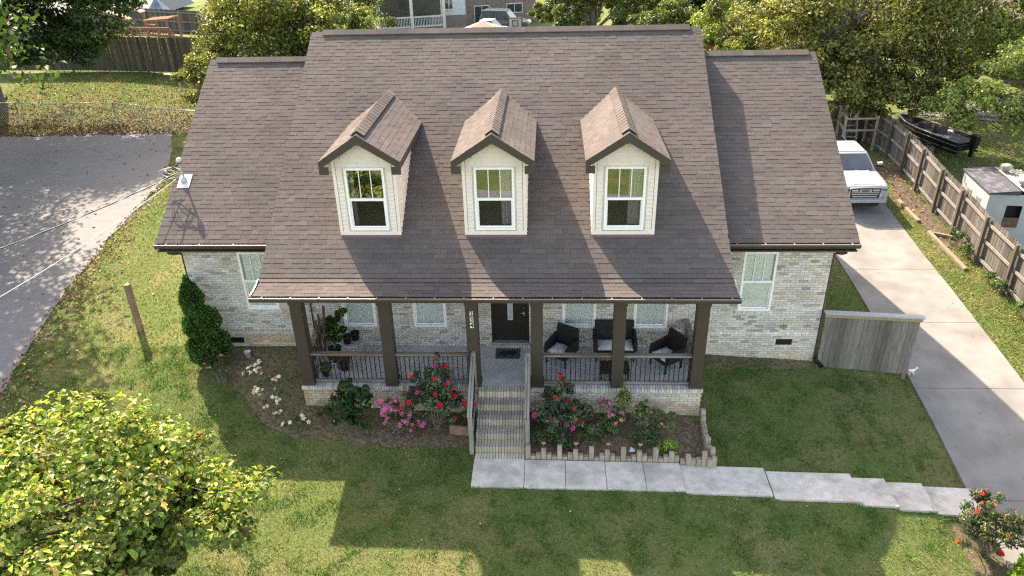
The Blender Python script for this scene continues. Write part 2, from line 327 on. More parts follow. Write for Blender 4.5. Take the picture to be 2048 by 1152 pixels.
def brick_tint(x, z, zone, r):
    if zone == 'found': b = np.array((.52, .40, .275)) if r < .75 else np.array((.60, .52, .42))
    else:
        lum = .38+.25*float(fbm([x], [z*2.2], 1.1, 5)[0])
        b = np.array((lum*1.09, lum*1.01, lum*.92))*1.12
        if r < .07: b *= .6
        elif r < .22: b *= .82
        elif r > .93: b = np.array((.66, .63, .585))
        elif r > .86: b *= np.array((.98, .87, .74))
    if zone == 'mix': k = np.clip((.02-z)/.5, 0, 1)*.8; b = b*(1-k)+np.array((.56, .46, .33))*k
    return T(*(b*(.9+.2*random.random())))
BRICKS = []   # (priority, parent, centre, size, tint)
def lay(parent, x0, x1, z0, z1, Y, holes=(), zone=lambda x, z: 'wall', pri=0, bw=.194, bh=.058, j=.0095, depth=.05):
    n = int((z1-z0)/(bh+j)); ph = (z1-z0)/n
    for i in range(n):
        zc = z0+ph*(i+.5); off = (bw+j)*(.5 if i % 2 else 0); x = x0-off
        while x < x1-.02:
            a, b = max(x, x0), min(x+bw, x1); x += bw+j
            segs = [(a, b)]
            for hx0, hx1, hz0, hz1 in holes:
                if hz0-bh*.5 < zc < hz1+bh*.4:
                    segs = [s for (p, q) in segs for s in ((p, min(q, hx0)), (max(p, hx1), q)) if s[1]-s[0] > .025]
            for p, q in segs:
                if q-p < .03: continue
                BRICKS.append((pri, parent, ((p+q)/2, Y+depth/2-random.random()*.003, zc), (q-p, depth, ph-j), brick_tint((p+q)/2, zc, zone((p+q)/2, zc), random.random())))
def rowlock(parent, x0, x1, z0, z1, y0, y1, pri, tint, pitch=.0677):
    n = max(1, round((x1-x0)/pitch)); d = (x1-x0)/n
    for i in range(n):
        k = .82+.36*random.random(); BRICKS.append((pri, parent, (x0+d*(i+.5), (y0+y1)/2, (z0+z1)/2+random.random()*.003), (d-(.0115 if pri > 7 else .009), y1-y0, z1-z0), T(*(np.array(tint)*k))))
def panel(mb, x0, x1, z0, z1, Y, holes, c=None):
    X = sorted({x0, x1, *[v for h in holes for v in h[:2] if x0 < v < x1]}); Z = sorted({z0, z1, *[v for h in holes for v in h[2:] if z0 < v < z1]})
    for a, b in zip(X[:-1], X[1:]):
        for p, q in zip(Z[:-1], Z[1:]):
            cx, cz = (a+b)/2, (p+q)/2
            if not any(h[0] < cx < h[1] and h[2] < cz < h[3] for h in holes): mb.quad((a, Y, p), (b, Y, p), (b, Y, q), (a, Y, q), c=c)
# openings (outer frame): x0, x1, z0, z1
WINS = {'wl': (-7.88, -7.03, 1.118, 2.794), 'wr': (4.93, 5.76, 1.118, 2.794), 'p0': (-5.346, -4.477, .592, 2.1), 'p1': (-3.478, -2.6, .592, 2.1), 'p2': (.442, 1.325, .592, 2.1), 'p3': (2.295, 3.172, .592, 2.1)}
DOOR = (-1.42, -.42, .1, 2.18)
holes = [v for v in WINS.values()]+[DOOR]
wall = MB(); panel(wall, WL, WR, -.8, 3.05, DW+.012, holes)
for h in holes:   # reveals
    a, b, p, q = h; wall.quad((a, DW+.012, p), (a, DW+.012, q), (a, DW+.2, q), (a, DW+.2, p)); wall.quad((b, DW+.012, p), (b, DW+.2, p), (b, DW+.2, q), (b, DW+.012, q)); wall.quad((a, DW+.012, q), (b, DW+.012, q), (b, DW+.2, q), (a, DW+.2, q)); wall.quad((a, DW+.012, p), (a, DW+.2, p), (b, DW+.2, p), (b, DW+.012, p))
front = wall.build('front_wall', M_MORT, house)
def side_brick():
    m = bpy.data.materials.new('side_brick'); m.use_nodes = True; n = m.node_tree.nodes; l = m.node_tree.links
    b = n.new('ShaderNodeTexBrick'); g = n.new('ShaderNodeNewGeometry'); sp = n.new('ShaderNodeSeparateXYZ'); cb = n.new('ShaderNodeCombineXYZ'); ad = n.new('ShaderNodeMath')
    l.new(g.outputs['Position'], sp.inputs[0]); l.new(sp.outputs[0], ad.inputs[0]); l.new(sp.outputs[1], ad.inputs[1]); l.new(ad.outputs[0], cb.inputs[0]); l.new(sp.outputs[2], cb.inputs[1]); l.new(cb.outputs[0], b.inputs[0])
    b.inputs['Color1'].default_value = (.46, .43, .4, 1); b.inputs['Color2'].default_value = (.33, .31, .29, 1); b.inputs['Mortar'].default_value = (.44, .41, .37, 1); b.inputs['Scale'].default_value = 1; b.inputs['Brick Width'].default_value = .2035; b.inputs['Row Height'].default_value = .0677; b.inputs['Mortar Size'].default_value = .006
    l.new(b.outputs[0], n['Principled BSDF'].inputs['Base Color']); n['Principled BSDF'].inputs['Roughness'].default_value = .9; return m
M_SIDEB = side_brick()
RY, RZ, MR = 6.757, 7.34, .661; WRZ, WM = 6.62, .651; BY = 11.65
sw = MB()
for X in (WL+.002, WR-.002): sw.add([(X, DW+.05, -.9), (X, BY, -.9), (X, BY, 3.1), (X, RY, WRZ-.12), (X, DW+.05, 3.1)], [(0, 1, 2, 3, 4)])
sw.quad((WL, BY, -.9), (WR, BY, -.9), (WR, BY, 3.1), (WL, BY, 3.1)); sw.build('side_and_rear_wall', M_SIDEB, house)
zone = lambda x, z: 'found' if (x < -6.1 and z < .36) else ('mix' if z < .45 and x > 3.5 else 'wall')
band = lambda x: .43
hz = holes+[(a-.05, b+.05, p-.075, p) for a, b, p, q in WINS.values()]
for a, b, lo, pr in ((WL, -6.06, -.72, 1), (-6.06, 3.83, .0, 0), (3.83, WR, -.72, 2)):
    if lo < 0:
        nB = round((.42-lo)/.0677); lay(front, a, b, .42-nB*.0677, .42, DW, hz+[(-8.56, -8.18, .06, .235), (6.04, 6.46, .09, .265)], zone, pr)
        rowlock(front, a, b, .42, .485, DW-.012, DW+.05, pr, (.74, .71, .66) if a > 0 else (.52, .48, .43), .1015)
        lay(front, a, b, .487, 3.05, DW, hz, zone, pr)
    else: lay(front, a, b, .0, 3.05, DW, hz, zone, pr)
for k, (a, b, p, q) in WINS.items(): rowlock(front, a-.05, b+.05, p-.073, p-.003, DW-.02, DW+.05, 1, (.66, .62, .56), .0677)
rowlock(front, DOOR[0]-.02, DOOR[1]+.02, .005, .098, DW-.1, DW+.05, 3, (.47, .45, .42))
# porch base, cap, floor
PX0, PX1 = -6.06, 3.84
SX0, SX1 = -1.62, -.46
pb = MB(); pb.box(PX0+.03, PX1-.03, -.0, DW, -1.2, -.095); porch = pb.build('porch_base', M_MORT, house)
for a, b in ((PX0+.02, SX0), (SX1, PX1-.02)): lay(porch, a, b, -1.17, -.09, -.018, (), lambda x, z: 'found' if (x < -1 or z < -.45) and random.random() < .9 else 'mix', 4)
nb = round((PX1-PX0)/.0677)
for a, b in ((PX0, SX0), (SX1, PX1)): rowlock(porch, a, b, -.088, .0, -.062, .14, 5, (.60, .555, .49))
pf = MB(); pf.box(PX0+.01, PX1-.01, .145, DW, -.1, -.004); pf.box(SX0+.002, SX1-.002, .05, .144, -.1, -.004); pf.build('porch_floor', M_PORCH, house)
stp = MB()
STEP = [(.05, -.2, 0.), (-.2, -.51, -.17), (-.51, -.86, -.34), (-.86, -1.18, -.51), (-1.18, -1.44, -.68), (-1.44, -1.655, -.855)]
for yb, yf, z in STEP: stp.box(SX0+.01, SX1-.01, yf+.02, .0+.1, -1.2, z-.012)
steps = stp.build('porch_steps', mat('step_mortar', (.19, .17, .14), .95, .3, 20, .5, 90), house)
for i, (yb, yf, z) in enumerate(STEP):
    t = [(.56, .48, .38), (.50, .435, .35), (.36, .31, .25), (.39, .34, .27), (.42, .365, .29), (.55, .48, .39)][i]
    m_ = yf+.205 if yb-yf > .26 else yb
    rowlock(steps, SX0, SX1, z-.174, z, yf, m_-.006, 9, t)
    if m_ < yb-.05: rowlock(steps, SX0, SX1, z-.1, z-.003, m_+.003, yb-.004, 8, tuple(v*.9 for v in t))
# individual bricks: the 300 that show largest; the rest joined
BRICKS.sort(key=lambda b: (-b[0], b[2][1], abs(b[2][0]-3)))
vm = {}
def shared_box(key, size, tint, m, name):
    if key not in vm: vm[key] = MB(); vm[key].box(-size[0]/2, size[0]/2, -size[1]/2, size[1]/2, -size[2]/2, size[2]/2, tint); vm[key] = vm[key].mesh(name); vm[key].materials.append(m)
    return vm[key]
rest = {}
for i, (pri, par, c, s, t) in enumerate(BRICKS):
    if i < 300:
        key = (par.name,)+tuple(round(v, 3) for v in s)+(i % 9,)
        o = bpy.data.objects.new('brick', shared_box(key, s, t, M_BRICK, 'brick')); o.location = c; link(o, par)
    else:
        mb = rest.setdefault(par.name, (par, MB()))[1]; h = [v/2 for v in s]
        mb.add([(c[0]+sx*h[0], c[1]+sy*h[1], c[2]+sz*h[2]) for sz in (-1, 1) for sx, sy in ((-1, -1), (1, -1), (1, 1), (-1, 1))], [_BF[1], _BF[2], _BF[3], _BF[5], _BF[0]], t)
for par, mb in rest.values(): mb.build('brickwork', M_BRICK, par, kind='stuff')
# ---- roofs
ML, MRX = -6.62, 4.25
PROF = [(RY, RZ), (.2, RZ-MR*(RY-.2)), (.05, 2.925), (-.1, 2.875), (-.28, 2.84), (-.53, 2.815)]
def solid(x0, x1, prof, zb, yb, name, bk):
    mb = MB(); pts = [(y, z-.012) for y, z in prof]+[(prof[-1][0], prof[-1][1]-.14)]+[(bk, zb), (yb-.3, zb), (yb+.25, zb+.02), (yb+.25, zb+.12)]
    mb.prism(pts, 0, x0, x1); return mb.build(name, M_BROWN, house)
main_roof = solid(ML, MRX, PROF, 2.62, 12.9, 'main_roof', 1.0)
WPROF = [(RY, WRZ), (1.5, WRZ-WM*(RY-1.5))]
wing_l = solid(-9.71, ML+.05, WPROF, 3.0, 11.7, 'wing_roof', DW+.1); wing_r = solid(MRX-.05, 7.48, WPROF, 3.0, 11.7, 'wing_roof', DW+.1)
M_RSH = mat('rear_shingle', (.15, .12, .105), .95, .3, 12, .6, 90, spec=.12)
rr = MB(); rr.quad((ML, RY, RZ+.003), (MRX, RY, RZ+.003), (MRX, 13.2, 2.76), (ML, 13.2, 2.76)); rr.build('rear_slope', M_RSH, main_roof)
for wo_, a, b in ((wing_l, -9.71, ML), (wing_r, MRX, 7.48)): rr = MB(); rr.quad((a, RY, WRZ+.003), (b, RY, WRZ+.003), (b, 12, 3.14), (a, 12, 3.14)); rr.build('rear_slope', M_RSH, wo_)
SHT = [(.175, .138, .118), (.20, .158, .134), (.155, .124, .11), (.185, .142, .119), (.165, .139, .128), (.21, .172, .15), (.138, .112, .10), (.178, .147, .13)]
_m = np.mean(SHT, 0); SHT = [tuple(float(q) for q in (_m*np.array((.945, 1.0, 1.055))+(np.array(t)-_m)*.55)*.73) for t in SHT]
EXPO = .1327
SH = []   # (dist, parent, origin, ex, ev, en, width, thick, tint index)
def prof_at(prof, s):
    for (y0, z0), (y1, z1) in zip(prof[:-1], prof[1:]):
        L = math.hypot(y1-y0, z1-z0)
        if s <= L or (y1, z1) == prof[-1]: return Vector((0, y0+(y1-y0)*s/L, z0+(z1-z0)*s/L)), Vector((0, (y0-y1)/L, (z0-z1)/L))
        s -= L
WIDS = [.12, .16, .2, .24, .29, .34]
def shingle_rows(parent, total, at, x_of, ex, seed):
    """rows from the eave up. at(s) -> point, up-slope dir for the butt at arc distance s from the eave; x_of(s) -> list of (a, b) spans"""
    rn = random.Random(seed); n = int(total/EXPO)
    for i in range(n):
        s = i*EXPO; p, up = at(s); nrm = ex.cross(up).normalized()
        for a, b in x_of(s):
            x = a-rn.random()*.2; k = rn.randrange(2); ti = rn.randrange(8)
            while x < b-.015:
                wd = rn.choice(WIDS); x0, x1 = max(a, x), min(b, x+wd); x += wd
                if rn.random() < .75: k = 1-k
                if rn.random() < .7: ti = rn.randrange(8)
                if x1-x0 < .02: continue
                o = p+ex*((x0+x1)/2); d = (o-Vector(CAM)).length
                SH.append((d, parent, o, ex, up, nrm, x1-x0, .0128 if k else .0094, ti, abs((x1-x0)-wd) < 1e-6, wd))
EX = Vector((1, 0, 0))
LM = sum(math.hypot(b[0]-a[0], b[1]-a[1]) for a, b in zip(PROF[:-1], PROF[1:]))
shingle_rows(main_roof, LM-.08, lambda s: prof_at(PROF, LM-s), lambda s: [(ML-.025, MRX+.025)], EX, 3)
LWg = math.hypot(RY-1.5, WM*(RY-1.5))
shingle_rows(wing_l, LWg-.08, lambda s: prof_at(WPROF, LWg-s), lambda s: [(-9.735, ML)], EX, 4)
shingle_rows(wing_r, LWg-.08, lambda s: prof_at(WPROF, LWg-s), lambda s: [(MRX, 7.505)], EX, 5)
# dormers
DY, DPZ, DEZ, DW2, DOF, DHW = 1.111, 6.134, 5.523, .714, .326, .926
def roof_z(y): return RZ-MR*(RY-y)
def roof_y(z): return RY-(RZ-z)/MR
DORM = [-4.142, -1.157, 1.828]
yf = DY-DOF; yp, ye = roof_y(DPZ), roof_y(DEZ); dm = (DPZ-DEZ)/DHW
DWIN = (.4615, 3.737, 5.285)
for di, X in enumerate(DORM):
    # walls
    dwl = MB(); pz = lambda x: DPZ-.16-dm*abs(x)
    hx, z0, z1 = DWIN
    fb = roof_z(DY)-.05
    for pts in ([(-DW2, fb), (-hx, fb), (-hx, pz(hx)), (-DW2, pz(DW2))], [(hx, fb), (DW2, fb), (DW2, pz(DW2)), (hx, pz(hx))], [(-hx, fb), (hx, fb), (hx, z0), (-hx, z0)], [(-hx, z1), (hx, z1), (hx, pz(hx)), (0, pz(0)), (-hx, pz(hx))]):
        dwl.quad(*[(X+x, DY+.02, z) for x, z in pts])
    for s in (-1, 1): dwl.quad((X+s*(DW2-.01), DY+.02, fb-.05), (X+s*(DW2-.01), roof_y(pz(DW2)), pz(DW2)), (X+s*(DW2-.01), DY+.02, pz(DW2)))
    dwall = dwl.build('dormer_wall', M_CREAM, house)
    # siding planks
    lap = .1; zz = fb+.14
    while zz < DPZ-.3:
        t = min(zz+lap, DPZ); xm = min(DW2-.07, max(0, (DPZ-.2-t)/dm))
        if xm < .06: break
        segs = [(-xm, xm)] if (t <= z0-.04 or zz >= z1+.03) else [(-xm, -hx-.045), (hx+.045, xm)]
        for a, b in segs:
            if b-a < .03: continue
            MB().hexa([(X+a, DY-.03, zz), (X+b, DY-.03, zz), (X+b, DY+.02, zz), (X+a, DY+.02, zz), (X+a, DY+.004, t), (X+b, DY+.004, t), (X+b, DY+.02, t), (X+a, DY+.02, t)]).build('siding_plank', M_CREAM, dwall)
        zz += lap
    for s in (-1, 1):
        zz = fb+.1
        while zz < pz(DW2)-.02:
            t = min(zz+lap, pz(DW2)); y1 = roof_y(zz+.0); y1 = max(y1, DY+.06); xo = X+s*DW2
            MB().hexa([(xo, DY+.05, zz), (xo+s*.028, DY+.05, zz), (xo+s*.028, y1, zz), (xo, y1, zz), (xo, DY+.05, t), (xo+s*.001, DY+.05, t), (xo+s*.001, y1+.12, t), (xo, y1+.12, t)]).build('siding_plank', M_CREAM, dwall)
            zz += lap
        MB().box(X+s*DW2-.055, X+s*DW2+.018 if s > 0 else X+s*DW2+.055, DY-.02, DY+.055, fb, pz(DW2)+.02).build('corner_trim', M_TRIMC, dwall) if s > 0 else MB().box(X-DW2-.018, X-DW2+.055, DY-.02, DY+.055, fb, pz(DW2)+.02).build('corner_trim', M_TRIMC, dwall)
    MB().box(X-DW2-.01, X+DW2+.01, DY-.024, DY+.02, fb+.05, fb+.15).build('sill_trim', M_TRIMC, dwall)
    MB().hexa([(X-DW2, DY-.07, roof_z(DY-.07)+.012), (X+DW2, DY-.07, roof_z(DY-.07)+.012), (X+DW2, DY, fb), (X-DW2, DY, fb), (X-DW2, DY-.04, fb+.055), (X+DW2, DY-.04, fb+.055), (X+DW2, DY, fb+.06), (X-DW2, DY, fb+.06)]).build('flashing', mat('red_flashing', (.20, .09, .085), .5, .15), dwall)
    # roof
    dr = MB(); th = .16
    for s in (-1, 1):
        A, B, Cc, D_ = (X, yf, DPZ-.012), (X+s*DHW, yf, DEZ-.012), (X+s*DHW, ye+.25, DEZ-.012), (X, yp+.25, DPZ-.012)
        lo = [(p[0], p[1], p[2]-th) for p in (A, B, Cc, D_)]; dr.hexa(lo+[A, B, Cc, D_])
    droof = dr.build('dormer_roof', M_BROWN, house)
    fs = MB()
    for s in (-1, 1):
        e = X+s*DHW; fs.hexa([(X, yf-.025, DPZ-.2), (e, yf-.025, DEZ-.17), (e, yf, DEZ-.17), (X, yf, DPZ-.2), (X, yf-.025, DPZ-.003), (e, yf-.025, DEZ-.003), (e, yf, DEZ-.003), (X, yf, DPZ-.003)])
        inn = X+s*(DW2-.0); fs.box(min(e, inn), max(e, inn), yf-.028, yf+.02, DEZ-.29, DEZ-.12)
    fs.build('fascia', M_BROWN, droof)
    LS = math.hypot(DHW, DPZ-DEZ)
    for s in (-1, 1):
        up = Vector((-s*DHW, 0, DPZ-DEZ)).normalized(); ex = Vector((0, s, 0))
        def at(q, s=s, up=up, X=X): return Vector((X+s*DHW, 0, DEZ))+up*q, up
        def spans(q, s=s):
            y1 = ye+(yp-ye)*q/LS; a, b = yf-.03, y1+.03
            return [(a, b)] if s > 0 else [(-b, -a)]
        shingle_rows(droof, LS-.05, at, spans, ex, 20+di*2+(s > 0))
    # ridge vent
    rv = MB(); ya, yb = yf+.1, yp-.3; nseg = 18
    for i in range(nseg):
        a = ya+(yb-ya)*i/nseg; b = ya+(yb-ya)*(i+1)/nseg
        for s in (-1, 1):
            q = .16; t0, t1 = .062+.010, .062
            pt = lambda x, y, z: (X+s*x, y, DPZ+z-dm*x)
            rv.hexa([pt(0, a, t0-.018), pt(q, a, t0-.018), pt(q, b+.01, t1-.018), pt(0, b+.01, t1-.018), pt(0, a, t0+.012), pt(q, a, t0), pt(q, b+.01, t1), pt(0, b+.01, t1+.012)], SHT[random.randrange(8)])
    rv.build('ridge_vent', M_SHING, droof)
    rd = MB()
    for s in (-1, 1): rd.hexa([(X, ya+.02, DPZ), (X+s*.13, ya+.02, DPZ-dm*.13), (X+s*.13, yb, DPZ-dm*.13), (X, yb, DPZ), (X, ya+.02, DPZ+.05), (X+s*.13, ya+.02, DPZ-dm*.13+.05), (X+s*.13, yb, DPZ-dm*.13+.05), (X, yb, DPZ+.05)])
    rd.build('vent_gap_shade', mat('gap_shade_black', (.012, .012, .012), .8, 0), droof)  # black filler prism stands in for the shade in the gap below the vent
    for a, b in ((yf-.03, ya+.04), (yb-.03, yp+.02)):
        rc = MB()
        for s in (-1, 1): rc.hexa([(X, a, DPZ), (X+s*.16, a, DPZ-dm*.16), (X+s*.16, b, DPZ-dm*.16), (X, b, DPZ), (X, a, DPZ+.022), (X+s*.16, a, DPZ-dm*.16+.016), (X+s*.16, b, DPZ-dm*.16+.016), (X, b, DPZ+.022)], SHT[random.randrange(8)])
        rc.build('ridge_cap', M_SHING, droof)
    # interior and window
    rm = MB(); rm.quad((X-.68, DY+.03, fb+.06), (X+.68, DY+.03, fb+.06), (X+.68, DY+1.6, roof_z(DY+1.6)+.06), (X-.68, DY+1.6, roof_z(DY+1.6)+.06)); rm.quad((X-.68, DY+1.6, roof_z(DY+1.6)), (X+.68, DY+1.6, roof_z(DY+1.6)), (X+.68, DY+1.6, 5.3), (X-.68, DY+1.6, 5.3))
    rm.build('interior', M_DARK, dwall)
# main ridge vents and caps
def ridge(parent, x0, x1, zr, m, va, vb):
    rv = MB(); rd = MB(); n = int((vb-va)/.3)
    for i in range(n):
        a = va+(vb-va)*i/n; b = va+(vb-va)*(i+1)/n
        for s in (-1, 1):
            q = .15
            rv.hexa([(a, RY, zr+.05), (b, RY, zr+.05), (b, RY+s*q, zr+.045-m*q), (a, RY+s*q, zr+.045-m*q), (a, RY, zr+.085), (b+.01, RY, zr+.078), (b+.01, RY+s*q, zr+.066-m*q), (a, RY+s*q, zr+.07-m*q)], tuple(v*1.05 for v in SHT[random.randrange(8)]))
    for s in (-1, 1): rd.hexa([(va+.02, RY, zr), (vb-.02, RY, zr), (vb-.02, RY+s*.13, zr-m*.13), (va+.02, RY+s*.13, zr-m*.13), (va+.02, RY, zr+.055), (vb-.02, RY, zr+.055), (vb-.02, RY+s*.13, zr-m*.13+.05), (va+.02, RY+s*.13, zr-m*.13+.05)])
    rv.build('ridge_vent', M_SHING, parent); rd.build('vent_gap_shade', MT['gap_shade_black'], parent)  # second mesh: black fill painted as the shaded gap under the vent plates
    rc = MB(); x = x0
    while x < x1:
        b = min(x+.14, x1)
        for s in (-1, 1): rc.hexa([(x, RY, zr), (b, RY, zr), (b, RY+s*.17, zr-m*.17), (x, RY+s*.17, zr-m*.17), (x, RY, zr+.022), (b+.01, RY, zr+.016), (b+.01, RY+s*.17, zr-m*.17+.016), (x, RY+s*.17, zr-m*.17+.02)], SHT[random.randrange(8)])
        x = b
    rc.build('ridge_cap', M_SHING, parent)
ridge(main_roof, ML, MRX, RZ, MR, ML+.33, MRX-.3); ridge(wing_l, -9.71, ML, WRZ, WM, -9.5, ML-.02); ridge(wing_r, MRX, 7.48, WRZ, WM, MRX+.02, 7.28)
# shingles into objects
SH.sort(key=lambda s: s[0]); sm = {}; rest = {}; cnt = 0
for d, par, o, ex, up, nrm, wd, th, ti, full, wk in SH:
    L = EXPO+.004; hw = wd/2-.0015
    loc = [(-hw, 0, 0), (hw, 0, 0), (hw, L, -.004), (-hw, L, -.004), (-hw, 0, th), (hw, 0, th), (hw, L, th*.62), (-hw, L, th*.62)]
    if cnt < 300 and full and par is main_roof:
        key = (wk, th, ti)
        if key not in sm: q = MB(); q.add(loc, [_BF[i_] for i_ in (0, 1, 3, 4, 5)], SHT[ti]); q.add(loc[:2]+loc[4:6], [(0, 1, 3, 2)], (.012, .011, .010)); sm[key] = q.mesh('shingle'); sm[key].materials.append(M_SHING)
        ob = bpy.data.objects.new('shingle', sm[key]); R3 = Matrix((ex, up, nrm)).transposed(); ob.matrix_world = Matrix.Translation(o) @ R3.to_4x4(); link(ob, par); cnt += 1
    else:
        mb = rest.setdefault(par.name, (par, MB()))[1]; t = SHT[ti]
        mb.add([o+ex*a+up*b+nrm*c for a, b, c in loc], [_BF[1], _BF[3], _BF[5]], t); mb.add([o+ex*a+up*b+nrm*c for a, b, c in (loc[0], loc[1], loc[5], loc[4])], [(0, 1, 2, 3)], (.012, .011, .010))
for par, mb in rest.values(): mb.build('shingle_field', M_SHING, par, kind='stuff')
# rake edges
def rake(x, prof, s, wd=.018):
    rk = MB()
    for (y0, z0), (y1, z1) in zip(prof[:-1], prof[1:]): rk.hexa([(x, y1, z1-.13), (x+s*wd, y1, z1-.13), (x+s*wd, y0, z0-.13), (x, y0, z0-.13), (x, y1, z1-.012), (x+s*wd, y1, z1-.03), (x+s*wd, y0, z0-.03), (x, y0, z0-.012)])
    rk.build('rake_trim', M_BROWN2, house)
rake(ML, PROF, -1); rake(MRX, PROF, 1); rake(-9.71, WPROF, -1); rake(7.48, WPROF, 1)
# gutters
M_GUT = mat('gutter_guard', (.22, .21, .20), .45, .15, 5, metal=.3)
def gutter(x0, x1, yb, z, name='gutter'):
    g = MB(); w_, h_ = .12, .11
    g.prism([(yb, z), (yb, z-h_), (yb-w_*.7, z-h_), (yb-w_, z-h_*.35), (yb-w_, z), (yb-w_+.012, z), (yb-w_+.012, z-h_*.3), (yb-w_*.65, z-h_+.01), (yb-.01, z-h_+.01), (yb-.01, z)], 0, x0, x1)
    for x in (x0, x1): g.quad((x, yb, z), (x, yb, z-h_), (x, yb-w_*.7, z-h_), (x, yb-w_, z-h_*.35), (x, yb-w_, z))
    go = g.build(name, M_BROWN2, house)
    MB().box(x0+.01, x1-.01, yb-w_-.002, yb-w_+.03, z+.001, z+.010).build('gutter_lip', M_GUT, go)
    hg = MB(); n = int((x1-x0)/.62)
    for i in range(n): xx = x0+.3+(x1-x0-.5)*i/max(1, n-1); hg.box(xx-.012, xx+.012, yb-w_+.0, yb-.0, z+.011, z+.016)
    hg.build('hanger', mat('galvanized', (.24, .235, .23), .6, .1), go)
    return go
gutter(ML-.06, MRX+.06, -.50, 2.80); gutter(-9.74, ML-.05, 1.52, 3.185); gutter(MRX+.05, 7.51, 1.52, 3.185)
for x, s in ((ML-.03, -1), (MRX+.03, 1)):
    g = MB(); P_ = [(.05, 2.96), (-.1, 2.905), (-.28, 2.865), (-.53, 2.845)]
    for (y0, z0), (y1, z1) in zip(P_[:-1], P_[1:]): g.beam((x, y0, z0), (x, y1, z1), .03, .02)
    g.build('drip_edge', M_GUT, house)
for x, s in ((-9.42, -1), (7.2, 1)):
    d = MB(); d.tube([(x, 1.46, 3.07), (x, 1.46, 2.97), (x-s*.02, 1.62, 2.87), (x-s*.05+s*.0, DW-.06, 2.8)], .045, 8); xx = WL+.0-.05 if s < 0 else WR+.05
    d.tube([(x-s*.05, DW-.06, 2.8), (xx, DW+.1, 2.7), (xx, DW+.1, -.2)], .045, 8); d.build('downspout', M_BROWN2, house, smooth=True)
d = MB(); d.tube([(7.1, 1.75, -.2), (7.12, 1.7, -.3), (7.22, 1.5, -.36)], .055, 8); d.build('downspout_elbow', mat('black_plastic', (.012, .012, .013), .45, 0), house, smooth=True)
# soffits, beam, ceiling
MB().box(ML+.03, MRX-.03, -.36, DW-.01, 2.60, 2.66).build('porch_ceiling', mat('soffit', (.3, .27, .23), .7, .05), house)
MB().box(PX0, PX1, .02, .26, 2.42, 2.60).build('porch_beam', M_BROWN, house)
MB().box(-9.68, ML, 1.42, DW-.005, 3.0, 3.03).box(MRX, 7.45, 1.42, DW-.005, 3.0, 3.03).build('soffit', M_BROWN, house)
# columns
COLX = [-6.025, -3.924, -1.86, -.329, 1.615, 3.522]
for x in COLX:
    c_ = MB(); c_.box(x, x+.283, .0, .283, .14, 2.42); co_ = c_.build('column', M_BROWN, house, bevel=.006)
    MB().box(x-.018, x+.301, -.018, .301, .003, .145).build('base_trim', M_BROWN, co_, bevel=.005)
    MB().box(x-.018, x+.301, -.018, .301, 2.3, 2.42).build('cap_trim', M_BROWN, co_, bevel=.005)
# railings
M_RAIL = mat('rail_wood', (.19, .135, .095), .8, .35, 5, .4, 60, aniso=(.25, 3, 3), c2=(.25, .215, .18))
M_RAILG = mat('rail_wood_grey', (.30, .275, .245), .85, .3, 5, .4, 60, aniso=(.3, 3, 3), c2=(.2, .18, .155))
M_IRON = mat('black_iron', (.012, .012, .012), .4, 0, spec=.5)
bal = MB(); bal.box(-.0085, .0085, -.0085, .0085, 0, .72); balm = bal.mesh('baluster'); balm.materials.append(M_IRON)
def rail(x0, y0, x1, y1, m):
    root = MB().beam((x0, y0, .86), (x1, y1, .86), .14, .045).build('railing', m, house, bevel=.006)
    MB().beam((x0, y0, .815), (x1, y1, .815), .045, .04).build('sub_rail', M_BROWN, root)
    MB().beam((x0, y0, .08), (x1, y1, .08), .09, .05).build('bottom_rail', M_RAILG, root)
    L = math.hypot(x1-x0, y1-y0); n = int(L/.112)
    for i in range(n):
        t = (i+.7)/n; o = bpy.data.objects.new('baluster', balm); o.location = (x0+(x1-x0)*t, y0+(y1-y0)*t, .1); link(o, root)
cw = .283
for i, j, m in ((0, 1, M_RAIL), (1, 2, M_RAIL), (3, 4, M_RAIL), (4, 5, M_RAILG)): rail(COLX[i]+cw, .14, COLX[j], .14, m)
rail(-5.88, .283, -5.88, DW, M_RAIL); rail(3.66, .283, 3.66, DW, M_RAIL)
# stair handrails
M_GREYW = mat('grey_wood', (.30, .285, .25), .9, .3, 6, .5, 50, aniso=(3, .4, .4), c2=(.19, .18, .15), big=(2, (.15, .16, .1), .4))
for x in (-1.70, -.385):
    hr = MB().beam((x-.05, -.0, .97), (x-.05, -1.42, .13), .05, .10).beam((x+.012, -.0, .985), (x+.012, -1.45, .135), .05, .06).build('stair_handrail', M_GREYW, house)
    MB().box(x-.055, x+.045, -1.47, -1.37, -.95, .14).build('post', M_GREYW, hr); MB().box(x-.05, x+.04, -.09, -.0, -.1, 1.05).build('post', M_GREYW, hr)
    MB().beam((x, -.1, .1), (x, -1.4, -.68), .04, .08).build('lower_rail', M_GREYW, hr)
    for k in range(9): t = (k+.8)/9.6; o = MB().box(x-.01, x+.01, -.05-1.35*t-.01, -.05-1.35*t+.01, .1-.8*t, .86-.8*t).build('baluster', M_IRON, hr)
